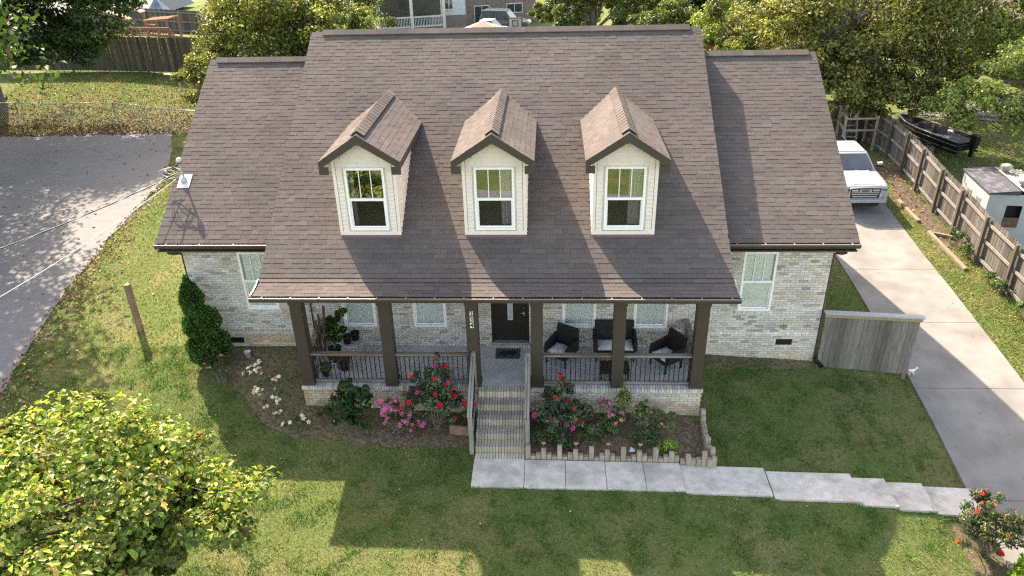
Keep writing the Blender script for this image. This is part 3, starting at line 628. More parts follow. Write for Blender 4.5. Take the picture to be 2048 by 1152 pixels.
# windows
def window(a, b, p, q, Y, mid=True, munt=False, blind=True, fr=.055, room=True, glass=None, gap=None):
    w_ = MB(); fy0, fy1 = Y-.012, Y+.09
    for x0, x1, z0, z1 in ((a, b, p, p+fr*1.15), (a, b, q-fr, q), (a, a+fr, p+fr*1.15, q-fr), (b-fr, b, p+fr*1.15, q-fr)): w_.box(x0, x1, fy0, fy1, z0, z1)
    win = w_.build('window', M_WHITE, house, bevel=.004); zm = p+(q-p)*.5
    if mid: MB().box(a+fr, b-fr, fy0+.012, fy1-.01, zm-.03, zm+.03).build('meeting_rail', M_WHITE, win)
    g = glass or M_GLASS
    for z0, z1, dy in ((p+fr*1.15, zm, .055), (zm, q-fr, .04)):
        MB().quad((a+fr, Y+dy, z0), (b-fr, Y+dy, z0), (b-fr, Y+dy, z1), (a+fr, Y+dy, z1)).build('pane', M_SCREEN if (glass and z0 < zm-.01) else g, win)
        if z0 < zm-.01:
            MB().box(a+fr, a+fr+.03, Y+dy-.01, Y+dy+.02, z0, z1-.03).box(b-fr-.03, b-fr, Y+dy-.01, Y+dy+.02, z0, z1-.03).box(a+fr, b-fr, Y+dy-.008, Y+dy+.02, z0, z0+.03).build('sash', M_WHITE, win)
    if munt:
        for k in (1, 2): xx = a+fr+(b-a-2*fr)*k/3; MB().box(xx-.009, xx+.009, Y+.03, Y+.045, zm+.03, q-fr).build('muntin', M_WHITE, win)
    if blind:
        bl = MB(); z = p+fr+.02; x0, x1 = a+fr+.015, b-fr-.015
        while z < q-fr: bl.hexa([(x0, Y+.07, z), (x1, Y+.07, z), (x1, Y+.073, z), (x0, Y+.073, z), (x0, Y+.082, z+.036), (x1, Y+.082, z+.036), (x1, Y+.085, z+.036), (x0, Y+.085, z+.036)]); z += .034
        bl.build('blind', M_BLIND, win)
    if room: MB().quad((a, Y+.19, p), (b, Y+.19, p), (b, Y+.19, q), (a, Y+.19, q)).build('interior', mat('room_grey', (.62, .66, .64), .9, .05), win)
    return win
for k, v in WINS.items(): window(*v, DW, munt=(k == 'wr' or k == 'wl'))
M_CURT = mat('curtain', (.62, .62, .63), .85, .1, 9, .2, 20)
for i, X in enumerate(DORM):
    hx, z0, z1 = DWIN; wn = window(X-hx, X+hx, z0, z1, DY-.035, munt=True, blind=False, room=False, glass=M_DGLASS)
    cu = MB(); a, b = ((-.40, -.30) if i == 0 else ((.14, .40) if i == 1 else (.10, .40))); n = 16
    for k in range(n):
        xa, xb = X+a+(b-a)*k/n, X+a+(b-a)*(k+1)/n; ya, yb = (DY+.16+.02*math.sin(k*1.9+s_) for s_ in (0, 1.9)); cu.quad((xa, ya, z0+.05), (xb, yb, z0+.05), (xb, yb, z1-.05), (xa, ya, z1-.05))
    cu.build('curtain', M_CURT, wn)
# door
M_DOOR = mat('door_brown', (.022, .016, .013), .5, .1, 6, spec=.4)
dr = MB(); a, b, p, q = DOOR; dr.box(a+.055, b-.055, DW+.1, DW+.15, p+.03, q-.05); door = dr.build('door', M_DOOR, house)
MB().box(a, a+.055, DW+.02, DW+.16, p, q).box(b-.055, b, DW+.02, DW+.16, p, q).box(a, b, DW+.02, DW+.16, q-.055, q).build('frame', M_DOOR, door)
MB().box(a+.01, b-.01, DW-.06, DW+.16, p, p+.03).build('threshold', mat('sill_metal', (.42, .43, .45), .4, .1, metal=.3), door)
xc = (a+b)/2
for x0, x1, z0, z1 in ((-.3, -.17, .42, .62), (.17, .3, .42, .62), (-.1, .1, .42, .66), (-.3, -.17, .78, 1.9), (.17, .3, .78, 1.9)):
    m_ = MB()
    for u0, u1, w0, w1 in ((x0, x1, z0, z0+.015), (x0, x1, z1-.015, z1), (x0, x0+.015, z0, z1), (x1-.015, x1, z0, z1)): m_.box(xc+u0, xc+u1, DW+.085, DW+.101, w0, w1)
    m_.build('panel_moulding', mat('door_mould', (.035, .026, .02), .4, .1), door)
gl = MB(); gl.box(xc-.075, xc+.075, DW+.09, DW+.099, .76, 1.95); gl.build('leaded_pane', mat('frosted_glass', (.52, .56, .58), .25, .2, 30), door)
ld = MB()
for k in range(9):
    z = .8+k*.125
    for s in (-1, 1): ld.tube([(xc, DW+.086, z), (xc+s*.045, DW+.086, z+.0625), (xc, DW+.086, z+.125)], .004, 4)
for s in (-1, 1): ld.box(xc+s*.079-.006, xc+s*.079+.006, DW+.08, DW+.1, .75, 1.96)
ld.build('lead_came', M_IRON, door)
M_BRASS = mat('brushed_metal', (.55, .52, .47), .35, .1, metal=.9)
MB().lathe([(.02, 0), (.028, .01), (.028, .03), (.012, .035)], (xc+.37, DW+.08, 1.13), 10).build('deadbolt', M_BRASS, door)
MB().box(xc+.355, xc+.385, DW+.085, DW+.1, .9, 1.02).tube([(xc+.37, DW+.085, 1.0), (xc+.37, DW+.04, 1.0), (xc+.3, DW+.04, 1.0)], .01, 6).build('handle', M_BRASS, door)
MB().box(DOOR[0]+.005, DOOR[0]+.03, DW-.005, DW+.02, 1.38, 1.46).build('doorbell', M_WHITE, house)
# house number plates on the third column
M_BLACK = mat('black_paint', (.012, .012, .012), .5, 0)
for d_, z in (('2', 2.085), ('3', 1.925), ('4', 1.765)):
    pl = MB().box(COLX[2]+.105, COLX[2]+.185, -.012, -.001, z-.066, z+.066).build('number_plate', M_WHITE, house)
    cu = bpy.data.curves.new('digit', 'FONT'); cu.body = d_; cu.size = .155; cu.align_x = 'CENTER'; cu.align_y = 'CENTER'; cu.extrude = .002; cu.offset = .004; cu.materials.append(M_BLACK)
    o = text_obj('digit', cu); o.rotation_euler = (PI/2, 0, 0); o.location = (COLX[2]+.145, -.0145, z); link(o, pl)
# foundation vents, tap
for x0, x1, z0, z1 in ((-8.55, -8.19, .065, .23), (6.045, 6.455, .095, .26)):
    v = MB().box(x0, x1, DW+.0, DW+.04, z0, z1).build('foundation_vent', M_BLACK, house); lv = MB()
    for k in range(10): xx = x0+(x1-x0)*(k+.5)/10; lv.box(xx-.006, xx+.006, DW-.006, DW, z0+.01, z1-.01)
    lv.build('louvre', M_IRON, v)
MB().box(6.1, 6.24, DW-.06, DW+.01, .63, .71).tube([(6.17, DW-.03, .66), (6.17, DW-.1, .62)], .02, 8).build('hose_bib_cover', mat('bib', (.27, .23, .16), .7, .2), house)
MB().box(-6.20, -6.175, DW-.03, DW, 0, 2.6).build('cable_trim', M_BROWN, house)
# service mast
mast = thing('service_mast', 'grey electrical service mast with weatherhead on the left wing roof', 'mast', (-9.45, 3.12, 4.25))
M_GALV = mat('galv', (.5, .5, .5), .4, .15, 8, metal=.5)
mz = WRZ-WM*(RY-3.12)
MB().tube([(-9.45, 3.12, mz-.1), (-9.45, 3.12, 4.78)], .032, 10).build('pole', M_GALV, mast, smooth=True)
MB().lathe([(.035, 0), (.075, .02), (.085, .07), (.06, .12), (.02, .14)], (-9.45, 3.10, 4.76), 12).build('weatherhead', M_GALV, mast, smooth=True)
nn = Vector((0, -WM, 1)).normalized(); up_ = Vector((0, 1, WM)).normalized(); f0 = Vector((-9.43, 3.1, WRZ-WM*(RY-3.1)+.022))
MB().hexa([f0+EX*a+up_*b+nn*c for c in (0, .006) for a, b in ((-.16, -.22), (.16, -.22), (.16, .22), (-.16, .22))]).build('flashing', mat('lead_flashing', (.62, .63, .65), .4, .1, metal=.3), mast)
MB().lathe([(.1, -.06), (.075, .08), (.045, .12)], (-9.45, 3.11, mz), 12).build('boot', M_GALV, mast, smooth=True)
lp = MB()
for k, (rx, rz) in enumerate(((.22, .09), (.3, .13), (.17, .11))):
    lp.tube([(-9.5-.05*k+rx*math.cos(t)-.15, 3.02-.03*k+.05*math.sin(2*t), 4.56-.03*k+rz*math.sin(t)) for t in (2*PI*i/16 for i in range(17))], .009, 5, c=(1, 1, 1))
lp.build('cable_loop', mat('grey_cable', (.45, .45, .43), .6, .1), mast, smooth=True)
lp = MB()
for k in range(3): lp.tube([(-9.45+.03*k, 3.05, 4.78), (-9.5-.06*k, 2.98, 4.68), (-9.62-.07*k, 2.98, 4.62+.03*k)], .009, 5)
lp.build('service_wire', M_BLACK, mast)
def cable(name, label, a, b, sag, r, m, twist=False):
    mb = MB(); A, B = Vector(a), Vector(b); n = 60; P = []
    for i in range(n+1): t = i/n; p = A.lerp(B, t); p.z -= sag*4*t*(1-t); P.append(p)
    mb.tube(P, r, 6); o = mb.build(name, m); props(o, label, 'cable'); 
    if twist:
        t2 = MB(); P2 = []
        for i in range(n*14+1): t = i/(n*14); p = A.lerp(B, t); p.z -= sag*4*t*(1-t); P2.append(p+Vector((0, math.cos(t*n*2.2), math.sin(t*n*2.2)))*(r*1.3))
        t2.tube(P2, r*.7, 4); t2.build('neutral_strand', mat('bare_wire', (.75, .74, .7), .4, .1, metal=.3), o)
    return o
cable('power_line', 'black and silver twisted service drop running to the roof mast', (-9.5, 3.05, 4.52), (-22, -16, 7.5), 1.6, .013, M_BLACK, True)
cable('telephone_line', 'thin pale cable below the twisted service drop', (-9.6, 3.0, 4.35), (-22, -18, 5.6), 2.35, .009, mat('pale_cable', (.6, .59, .57), .6, .1))
# ---------------------------------------------------------------- foliage tools
M_LEAF = mat('leaf', (1, 1, 1), .5, .12, 3, tint=True, transl=.32, spec=.35)
M_NEEDLE = mat('needle', (1, 1, 1), .75, .12, 5, tint=True, transl=.12, spec=.2)
M_PETAL = mat('petal', (1, 1, 1), .6, .08, 8, tint=True, transl=.2, spec=.25)
M_BARK = mat('bark', (.13, .105, .085), .95, .35, 6, 1., 40, aniso=(3, 3, .6), c2=(.2, .17, .14), spec=.1)
M_TWIG = mat('twig', (.2, .17, .14), .9, .3, 10)
def unit(v): return v/np.maximum(np.linalg.norm(v, axis=-1, keepdims=True), 1e-9)
def leaf_geo(C, N, S, A=None, aspect=.55, fold=.18):
    n = len(C); r = rng.normal(size=(n, 3)) if A is None else A
    t = unit(r-(r*N).sum(1, keepdims=True)*N); b = np.cross(N, t); S = S[:, None]
    V = np.stack([C-t*S*.5, C+b*S*aspect*.5+N*S*fold+t*S*.05, C+t*S*.5-N*S*.08, C-b*S*aspect*.5+N*S*fold+t*S*.05], 1).reshape(-1, 3)
    i = np.arange(n)*4; F = np.concatenate([np.stack([i, i+1, i+2], 1), np.stack([i, i+2, i+3], 1)], 0)
    return V, F
def leaf_mesh(name, C, N, S, K, **kw): V, F = leaf_geo(C, N, S, **kw); return mesh_np(name, V, F, np.concatenate([K, K]))
def pal(n, colors, wts, jit=.15):
    c = np.array(colors)[rng.choice(len(colors), n, p=np.array(wts)/sum(wts))]; return np.clip(c*(1+rng.normal(0, jit, (n, 1)))*(1+rng.normal(0, jit*.35, (n, 3))), .003, 1)
def clumps(blobs, per, lo=.55, flat=1.):
    """clump centres near the surface of ellipsoid blobs"""
    out = []; rad = []
    for c, r, k in blobs:
        m = int(per*k); d = unit(rng.normal(size=(m, 3))); d[:, 2] = np.where(d[:, 2] < -.35, -d[:, 2], d[:, 2]); q = lo+(1-lo)*rng.random((m, 1))**.6
        out.append(np.array(c)+d*np.array(r)*q); rad.append(np.full(m, np.mean(r)))
    return np.concatenate(out), np.concatenate(rad)
def foliage(blobs, nclump, nleaf, size, colors, wts, csig=.2, up=.5, lo=.55, cj=.22, jit=.15, flat=.7):
    cc, cr = clumps(blobs, nclump, lo); k = rng.integers(0, len(cc), nleaf); off = rng.normal(size=(nleaf, 3)); off = unit(off)*rng.random((nleaf, 1))**.5; off[:, 2] *= flat
    P = cc[k]+off*(csig*cr[k])[:, None]*(.6+.8*rng.random((len(cc), 1)))[k]
    N = unit(off*.9+np.array((0, 0, up))+rng.normal(0, .45, (nleaf, 3))); S = size*(.45+.95*rng.random(nleaf)); K = pal(nleaf, colors, wts, jit)*(1+rng.normal(0, cj, (len(cc), 1)))[k].clip(.45, 1.7)
    return P, N, S, K, cc
def limbs(mb, base, top, cc, r0, k=40, seg=7):
    base, top = Vector(base), Vector(top); mid = base.lerp(top, .5)+Vector((random.uniform(-.15, .15), random.uniform(-.15, .15), 0))
    mb.tube([base-Vector((0, 0, .2)), base+Vector((0, 0, .15)), mid, top], [r0*1.35, r0, r0*.75, r0*.4], seg+2)
    idx = rng.permutation(len(cc))[:k]
    for i in idx:
        e = Vector(cc[i]); t = random.uniform(.35, 1.); s = base.lerp(top, t); m = s.lerp(e, .5)+Vector((random.uniform(-.2, .2), random.uniform(-.2, .2), .12*(e-s).length)); ra = r0*random.uniform(.18, .35)
        mb.tube([s, m, e], [ra, ra*.6, ra*.2], 5, cap=False)
def tree(name, label, x, y, blobs, nleaf, size, colors, wts, r0, top, nclump=26, group=None, csig=.2, klimb=40, lo=.55, aspect=.6, z=None, cj=.22, cat='tree', up=.5, leafparts=0, jit=.15, flat=.7):
    z = h1(x, y) if z is None else z; t = thing(name, label, cat, (x, y, z), group=group)
    bl = [((x+c[0], y+c[1], z+c[2]), r, k) for c, r, k in blobs]
    P, N, S, K, cc = foliage(bl, nclump, nleaf, size, colors, wts, csig, up, lo, cj, jit, flat)
    tr = MB(); limbs(tr, (x, y, z), (x+top[0], y+top[1], z+top[2]), cc, r0, klimb); tr.build('trunk', M_BARK, t, smooth=True)
    if leafparts:
        d = np.linalg.norm(P-np.array(CAM), axis=1)-.8*(P[:, 2]); fr = (P-np.array(CAM)) @ np.array(_fw); px = FPX*((P-np.array(CAM)) @ np.array(_R))/fr; py = FPX*((P-np.array(CAM)) @ np.array(_U))/fr
        d[(px < -1000) | (py < -560)] += 100; o_ = np.argsort(d); sel = o_[:leafparts]; rest_ = o_[leafparts:]
        cr = mobj('crown', leaf_mesh('crown', P[rest_], N[rest_], S[rest_], K[rest_], aspect=aspect), M_LEAF, t)
        lm = []
        for j in range(14):
            me = leaf_mesh('leaf', np.zeros((1, 3)), np.array([[0, 0, 1.]]), np.ones(1), K[sel[j]][None], A=np.array([[1., 0, 0]]), aspect=aspect); me.materials.append(M_LEAF); lm.append(me)
        for q, j in enumerate(sel):
            o = bpy.data.objects.new('leaf', lm[q % 14]); o.rotation_mode = 'QUATERNION'; o.rotation_quaternion = Vector(N[j]).to_track_quat('Z', 'Y'); o.location = P[j]; o.scale = (S[j],)*3; link(o, cr)
    else: mobj('crown', leaf_mesh('crown', P, N, S, K, aspect=aspect), M_LEAF, t)
    return t
def flower_mesh(c1, c2, petals=5, layers=2):
    mb = MB()
    for L in range(layers):
        for k in range(petals):
            a = 2*PI*(k+.5*L)/petals; r = 1-.4*L; z = .15+.25*L
            mb.add([(0, 0, .05), (math.cos(a-.45)*r*.8, math.sin(a-.45)*r*.8, z), (math.cos(a)*r, math.sin(a)*r, z-.12), (math.cos(a+.45)*r*.8, math.sin(a+.45)*r*.8, z)], [(0, 1, 2, 3)], c1 if L == 0 else c2)
    me = mb.mesh('flower'); me.materials.append(M_PETAL); return me
FL = {'red': flower_mesh((.62, .012, .03), (.70, .03, .03)), 'magenta': flower_mesh((.62, .02, .22), (.70, .05, .28)), 'pink': flower_mesh((.72, .16, .36), (.80, .30, .46), 5, 1), 'cream': flower_mesh((.75, .66, .46), (.80, .74, .58)), 'white': flower_mesh((.82, .82, .78), (.85, .84, .78)), 'coral': flower_mesh((.72, .25, .2), (.76, .35, .27)), 'orange': flower_mesh((.75, .13, .03), (.78, .2, .05))}
def bush(name, label, x, y, blobs, nleaf, size, colors, wts, flowers=(), fsize=.05, nclump=14, csig=.3, lo=.3, nstem=9, group=None, z=None, up=.4, aspect=.5, cat='bush', leafm=None, fl_up=.5, stem_r=.009):
    z = h1(x, y) if z is None else z; t = thing(name, label, cat, (x, y, z), group=group); bl = [((x+c[0], y+c[1], z+c[2]), r, k) for c, r, k in blobs]
    P, N, S, K, cc = foliage(bl, nclump, nleaf, size, colors, wts, csig, up, lo)
    st = MB()
    for i in rng.permutation(len(cc))[:nstem]: e = Vector(cc[i]); b = Vector((x+random.uniform(-.08, .08), y+random.uniform(-.08, .08), z-.03)); st.tube([b, b.lerp(e, .5)+Vector((0, 0, .08)), e], [stem_r, stem_r*.7, stem_r*.4], 4, cap=False)
    st.build('stem', M_TWIG, t)
    if nleaf: mobj('foliage', leaf_mesh('foliage', P, N, S, K, aspect=aspect), leafm or M_LEAF, t)
    camd = np.array(CAM)
    for kind, cnt in flowers:
        # bloom near the outside, facing up and out
        k = rng.integers(0, len(P), cnt*6); ctr = np.array([(b[0]) for b in bl]).mean(0); sc = ((P[k]-ctr)/(np.abs(P-ctr).max(0)+.05))@(unit(camd-ctr)*np.array((0, 1.2, 1)))+np.linalg.norm((P[k]-ctr)/(np.abs(P-ctr).max(0)+.05), axis=1)*.6; k = k[np.argsort(-sc)][:cnt*3]; k = rng.permutation(k)[:cnt]
        for j in k:
            o = bpy.data.objects.new('flower', FL[kind]); d = unit((P[j]-ctr)+np.array((0, -.3, fl_up))+rng.normal(0, .3, 3)); o.rotation_mode = 'QUATERNION'; o.rotation_quaternion = Vector(d).to_track_quat('Z', 'Y')
            o.location = P[j]+d*.05; o.scale = (fsize*random.uniform(.7, 1.2),)*3; link(o, t)
    return t
# ---------------------------------------------------------------- garden
ROSE_G = [(.045, .075, .04), (.06, .1, .045), (.10, .13, .075), (.035, .055, .03)]; ROSE_W = [4, 3, 2, 2]
ROSE_G = [(.075, .12, .065), (.11, .165, .08), (.20, .24, .14), (.05, .085, .045)]
bush('rose_bush', 'tall dark rose bush with red blooms left of the steps', -2.65, -.62, [((0, 0, .75), (.65, .45, .6), 1.3), ((.15, .1, 1.35), (.5, .38, .5), 1.1), ((-.4, 0, .75), (.45, .4, .5), 1), ((.4, -.05, .6), (.45, .35, .5), .9), ((.15, .15, 1.85), (.16, .15, .3), .3), ((-.45, .15, 1.3), (.2, .2, .3), .35)], 8500, .075, ROSE_G, ROSE_W, (('red', 17), ('magenta', 11), ('orange', 4)), .075, 18, .26, nstem=18)
bush('rose_bush', 'dark rose bush with few red blooms right of the steps', .42, -.72, [((0, 0, .5), (.65, .45, .45), 1.3), ((-.05, .1, .95), (.42, .32, .5), 1), ((.5, -.05, .42), (.5, .35, .4), 1), ((-.45, 0, .4), (.4, .35, .4), .8), ((-.04, .2, 1.45), (.12, .12, .35), .25)], 8000, .075, ROSE_G, ROSE_W, (('red', 12), ('magenta', 6)), .075, 18, .26, nstem=18)
bush('pink_flower_bush', 'round bush covered in pink flowers between laurel and roses', -3.62, -.72, [((0, 0, .45), (.45, .38, .42), 1), ((-.1, 0, .8), (.28, .25, .3), .6), ((.12, -.1, .28), (.5, .4, .28), .8)], 2400, .06, [(.11, .17, .055), (.16, .20, .07), (.19, .16, .09)], [3, 2, 1], (('pink', 110),), .055, 16, .3, nstem=14)
bush('pink_flower_bush', 'loose pink flowering bush in the log-edged bed', 1.70, -.78, [((0, 0, .42), (.42, .33, .35), 1), ((-.25, -.05, .25), (.35, .3, .25), .8), ((-.3, .1, .75), (.15, .15, .3), .4)], 2800, .065, [(.10, .16, .05), (.17, .24, .07), (.13, .14, .08)], [3, 2, 1], (('pink', 34), ('coral', 4)), .055, 14, .32, nstem=12)
bush('sparse_rose_bush', 'low sparse bush with coral flowers near the log edging corner', 2.5, -.62, [((0, 0, .4), (.5, .35, .35), 1), ((.4, -.1, .3), (.35, .3, .25), .7), ((-.15, .1, .65), (.2, .2, .3), .4)], 3000, .06, [(.13, .18, .06), (.18, .24, .08), (.10, .13, .05)], [3, 2, 1], (('coral', 7),), .04, 14, .32, nstem=14)
for lab, x, y, s_ in (('low dark leafy clump between rose bush and the first copper lamp', -.08, -1.05, .22), ('low leafy clump between rose bush and pink bush', 1.05, -1.0, .24), ('low leafy clump under the coral flowered bush', 2.35, -1.1, .22), ('low grassy clump in front of the red rose bush', .5, -1.25, .18)):
    bush('low_perennial', lab, x, y, [((0, 0, s_*.8), (s_*1.5, s_, s_*.8), 1)], 900, .06, [(.08, .13, .05), (.12, .19, .06), (.06, .09, .04)], [3, 2, 1], (), nclump=20, csig=.5, nstem=6, group='low plants in the log-edged bed', cat='plant')
bush('leafy_shoot', 'yellow-green leafy shoot against the right porch base', 1.9, -.35, [((0, 0, .6), (.13, .13, .45), 1)], 420, .08, [(.2, .26, .06), (.14, .2, .05)], [2, 1], (), nclump=12, csig=.6, nstem=5)
bush('lettuce_green_plant', 'small bright green plant at the log edging', 2.85, -1.36, [((0, 0, .2), (.2, .16, .2), 1)], 420, .09, [(.2, .34, .05), (.26, .4, .08)], [2, 1], (), nclump=14, csig=.5, nstem=4)
bush('laurel_bush', 'dark green glossy laurel bush at the left porch base', -4.72, -.55, [((0, 0, .6), (.5, .42, .55), 1), ((-.1, .1, 1.0), (.25, .25, .35), .6), ((.3, 0, .85), (.22, .22, .35), .5), ((.1, -.15, .3), (.55, .4, .3), .8)], 2200, .16, [(.05, .11, .035), (.075, .15, .045), (.035, .075, .028)], [3, 2, 1], (('white', 3),), .04, 16, .3, nstem=12, aspect=.3)
bush('pale_rose_bush', 'leggy rose bush with cream blossoms left of the porch', -6.75, -.35, [((0, 0, .75), (.38, .33, .38), 1), ((-.35, .3, 1.1), (.35, .3, .3), .9), ((.1, -.1, .4), (.35, .3, .3), .5)], 900, .055, [(.10, .13, .05), (.14, .15, .07)], [2, 1], (('cream', 38), ('white', 26), ('coral', 4)), .05, 14, .3, nstem=22)
bush('small_rose_bush', 'thin small rose bush with coral buds beside the topiary conifer', -8.35, .55, [((0, 0, .4), (.4, .35, .35), 1)], 420, .05, [(.08, .11, .045), (.06, .08, .04)], [1, 1], (('coral', 7),), .038, 14, .35, nstem=16)
bush('white_flower_plant', 'low plant with three white blooms by the lawn edge', -6.05, -.72, [((0, 0, .18), (.35, .2, .18), 1)], 420, .055, [(.12, .16, .06), (.09, .13, .05)], [1, 1], (('white', 4), ('cream', 2)), .065, 12, .4, nstem=6)
bush('fern_tuft', 'small green fern tuft between laurel and white flowers', -5.45, -.45, [((0, 0, .2), (.3, .22, .2), 1)], 300, .1, [(.06, .12, .04), (.09, .15, .05)], [1, 1], (), nclump=10, csig=.5, nstem=5, aspect=.3)
# topiary conifer: dense short sprays on three stacked tiers
def conifer(name, label, x, y, tiers, n, colors, wts, size=.075):
    z = h1(x, y); t = thing(name, label, 'conifer', (x, y, z)); MB().tube([(x, y, z-.1), (x-.03, y, z+1.9)], [.05, .02], 7).build('trunk', M_BARK, t)
    tot = sum(q[2] for q in tiers)
    for c, r, k in tiers:
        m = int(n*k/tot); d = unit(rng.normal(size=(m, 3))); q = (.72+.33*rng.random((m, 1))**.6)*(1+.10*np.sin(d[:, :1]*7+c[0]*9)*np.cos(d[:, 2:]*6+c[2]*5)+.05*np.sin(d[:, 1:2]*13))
        if r[2] > r[0]*1.25: q = q*np.where(d[:, 2:] > 0, 1-.42*np.maximum(d[:, 2:], 0)*np.hypot(d[:, :1], d[:, 1:2]), 1)
        P = np.array((x, y, z))+np.array(c)+d*np.array(r)*q; N = unit(np.cross(d, rng.normal(size=(m, 3)))+d*.35); A = unit(d+np.array((0, 0, .8))+rng.normal(0, .25, (m, 3)))
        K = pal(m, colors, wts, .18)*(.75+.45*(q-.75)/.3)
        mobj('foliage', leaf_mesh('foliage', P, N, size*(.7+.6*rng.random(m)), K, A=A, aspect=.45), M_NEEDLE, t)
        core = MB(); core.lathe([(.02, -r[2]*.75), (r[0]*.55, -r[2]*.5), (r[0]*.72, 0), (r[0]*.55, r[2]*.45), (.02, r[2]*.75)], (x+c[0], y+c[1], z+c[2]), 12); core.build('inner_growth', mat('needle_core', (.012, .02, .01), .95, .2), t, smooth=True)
    return t
conifer('topiary_conifer', 'three-tiered dark green topiary conifer at the left house corner', -8.92, 1.22, [((-.10, 0, 2.0), (.28, .28, .60), 1.2), ((-.16, -.02, 1.18), (.30, .30, .34), .8), ((.18, .02, 1.3), (.32, .30, .38), .9), ((-.16, -.05, .62), (.32, .32, .42), .8), ((.28, 0, .58), (.36, .36, .42), 1), ((.05, -.2, .45), (.40, .33, .36), .8)], 17000, [(.055, .13, .025), (.08, .17, .032), (.04, .09, .02), (.11, .2, .04)], [3, 2, 2, .6])
conifer('clipped_shrub', 'bright yellow-green clipped conifer at the lower right corner', 9.95, -4.35, [((0, 0, .45), (.6, .6, .6), 1)], 5000, [(.17, .28, .03), (.22, .34, .045), (.12, .2, .02)], [3, 2, 1])
bush('front_rose_bush', 'sunlit rose bush with small red blooms beside the driveway', 9.25, -3.4, [((0, 0, .75), (.55, .5, .5), 1.2), ((-.05, .3, 1.0), (.35, .35, .45), .8), ((.35, -.1, .75), (.45, .4, .45), 1), ((-.25, -.15, .55), (.4, .35, .35), .8)], 6500, .07, [(.10, .14, .05), (.16, .19, .08), (.16, .10, .08), (.07, .1, .04)], [3, 2, 1.5, 2], (('red', 12), ('orange', 4)), .05, 16, .3, nstem=30, stem_r=.012)
# foreground tree, bottom left
FTC = [(.24, .30, .05), (.175, .26, .045), (.28, .29, .06), (.33, .25, .075), (.28, .19, .08), (.09, .16, .03)]; FTW = [4, 5, 1.6, .7, .5, 3.5]
tree('persimmon_tree', 'young tree with broad yellowing green leaves on the front lawn', -7.3, -6.0, [((-.1, 0, 3.6), (1.7, 1.5, 1.0), 1.4), ((-1.6, .3, 3.5), (1.5, 1.3, 1.0), 1), ((1.3, -.2, 2.9), (1.2, 1.2, .8), 1.0), ((.3, .7, 3.1), (1.3, 1.0, .8), .9), ((.3, -1.2, 3.2), (1.6, 1.1, .9), 1), ((-1.3, -1.0, 3.2), (1.6, 1.1, .9), .8), ((1.3, .2, 2.5), (1.0, 1.0, .7), .7), ((.2, -2.2, 2.6), (1.5, .9, .8), .9), ((-1.6, -2.0, 2.8), (1.5, 1.0, .9), .8), ((.9, -1.0, 2.5), (1.0, .8, .7), .6), ((1.9, -.1, 2.8), (.6, .6, .5), .3), ((.7, 1.0, 3.5), (.7, .5, .5), .3), ((-.9, .9, 4.0), (.75, .6, .5), .35), ((1.7, -.8, 2.7), (.7, .6, .5), .3), ((.4, .2, 4.1), (.7, .6, .45), .3), ((-2.2, .6, 3.9), (.8, .6, .5), .35), ((-1.2, -2.6, 2.5), (1.5, .9, .8), 1.2), ((.3, -2.8, 2.3), (1.2, .8, .7), 1), ((-2.6, -1.8, 2.8), (1.4, 1.0, .8), 1), ((-.6, -1.6, 3.0), (1.3, .9, .7), .9)], 37000, .12, FTC, FTW, .09, (.2, .1, 3.4), 10, csig=.46, flat=.36, klimb=70, lo=.42, aspect=.62, leafparts=300, cj=.26, up=.75)
# ---------------------------------------------------------------- trees round the house
OAK = [(.036, .075, .02), (.05, .10, .024), (.085, .13, .03), (.14, .10, .03)]; OAKW = [4, 4, 2, .35]
tree('oak_tree', 'large dark oak spreading over the upper left yard', -31.0, 25.6, [((1.8, 0, 6.2), (4.2, 4, 3.2), 1.2), ((5.4, -1.5, 5.2), (3.6, 3, 2.8), 1.3), ((-1.5, -1, 6), (3.5, 3, 3), 1), ((3.4, -2.2, 3.9), (3.4, 2.4, 2.0), 1.1), ((6.0, -.5, 7.6), (3.0, 3, 2.6), 1), ((3.5, 1, 9.5), (5, 4, 3), 1.2), ((-3, -3, 4.5), (3, 2.4, 2.2), .8), ((6.2, -2.4, 3.6), (2.4, 2.0, 1.5), .7), ((7.2, -.6, 6), (2.6, 2.4, 2.2), .8)], 85000, .2, OAK, OAKW, .55, (0, 0, 6), 60, csig=.3, klimb=60)
MIX = [(.15, .19, .04), (.22, .26, .055), (.10, .13, .03), (.24, .23, .07)]; MIXW = [4, 2, 3, 1]
tree('backyard_tree', 'bushy yellow-green tree behind the left wing roof', -14.0, 21, [((0, 0, 3.6), (3.2, 2.8, 2.6), 1.2), ((2.6, 0, 3.2), (2.6, 2.4, 2.0), 1), ((-1.4, -1.0, 3.0), (2.0, 1.7, 1.5), .8), ((.8, .5, 5.6), (3.2, 2.6, 2.0), 1), ((4.5, .6, 3.2), (2.2, 1.8, 1.8), .8), ((3.6, 0, 5.2), (2.4, 2, 1.8), .8)], 60000, .16, MIX, MIXW, .22, (0, 0, 4), 60, csig=.28, cj=.28)
tree('yard_tree', 'light green tree left of centre behind the main ridge', 3.2, 43, [((0, 0, 3.2), (3.6, 3, 2.8), 1), ((-2.4, -.5, 3), (2.4, 2, 1.8), .7), ((2, .3, 5), (3, 2.6, 2.4), 1)], 30000, .18, [(.10, .14, .04), (.15, .19, .055), (.06, .09, .025)], [3, 2, 2], .3, (0, 0, 5), 40, group=None)
tree('yard_tree', 'mid green tree behind the right end of the main ridge', 10.0, 46, [((0, 0, 3.2), (4, 3.2, 3.4), 1.2), ((3.2, -.5, 2.6), (3, 2.6, 2.6), 1), ((-2.6, .3, 5.5), (3, 2.6, 2.4), .8)], 36000, .19, [(.08, .13, .025), (.13, .19, .035), (.05, .08, .02)], [3, 2, 2], .34, (.3, 0, 5), 40)
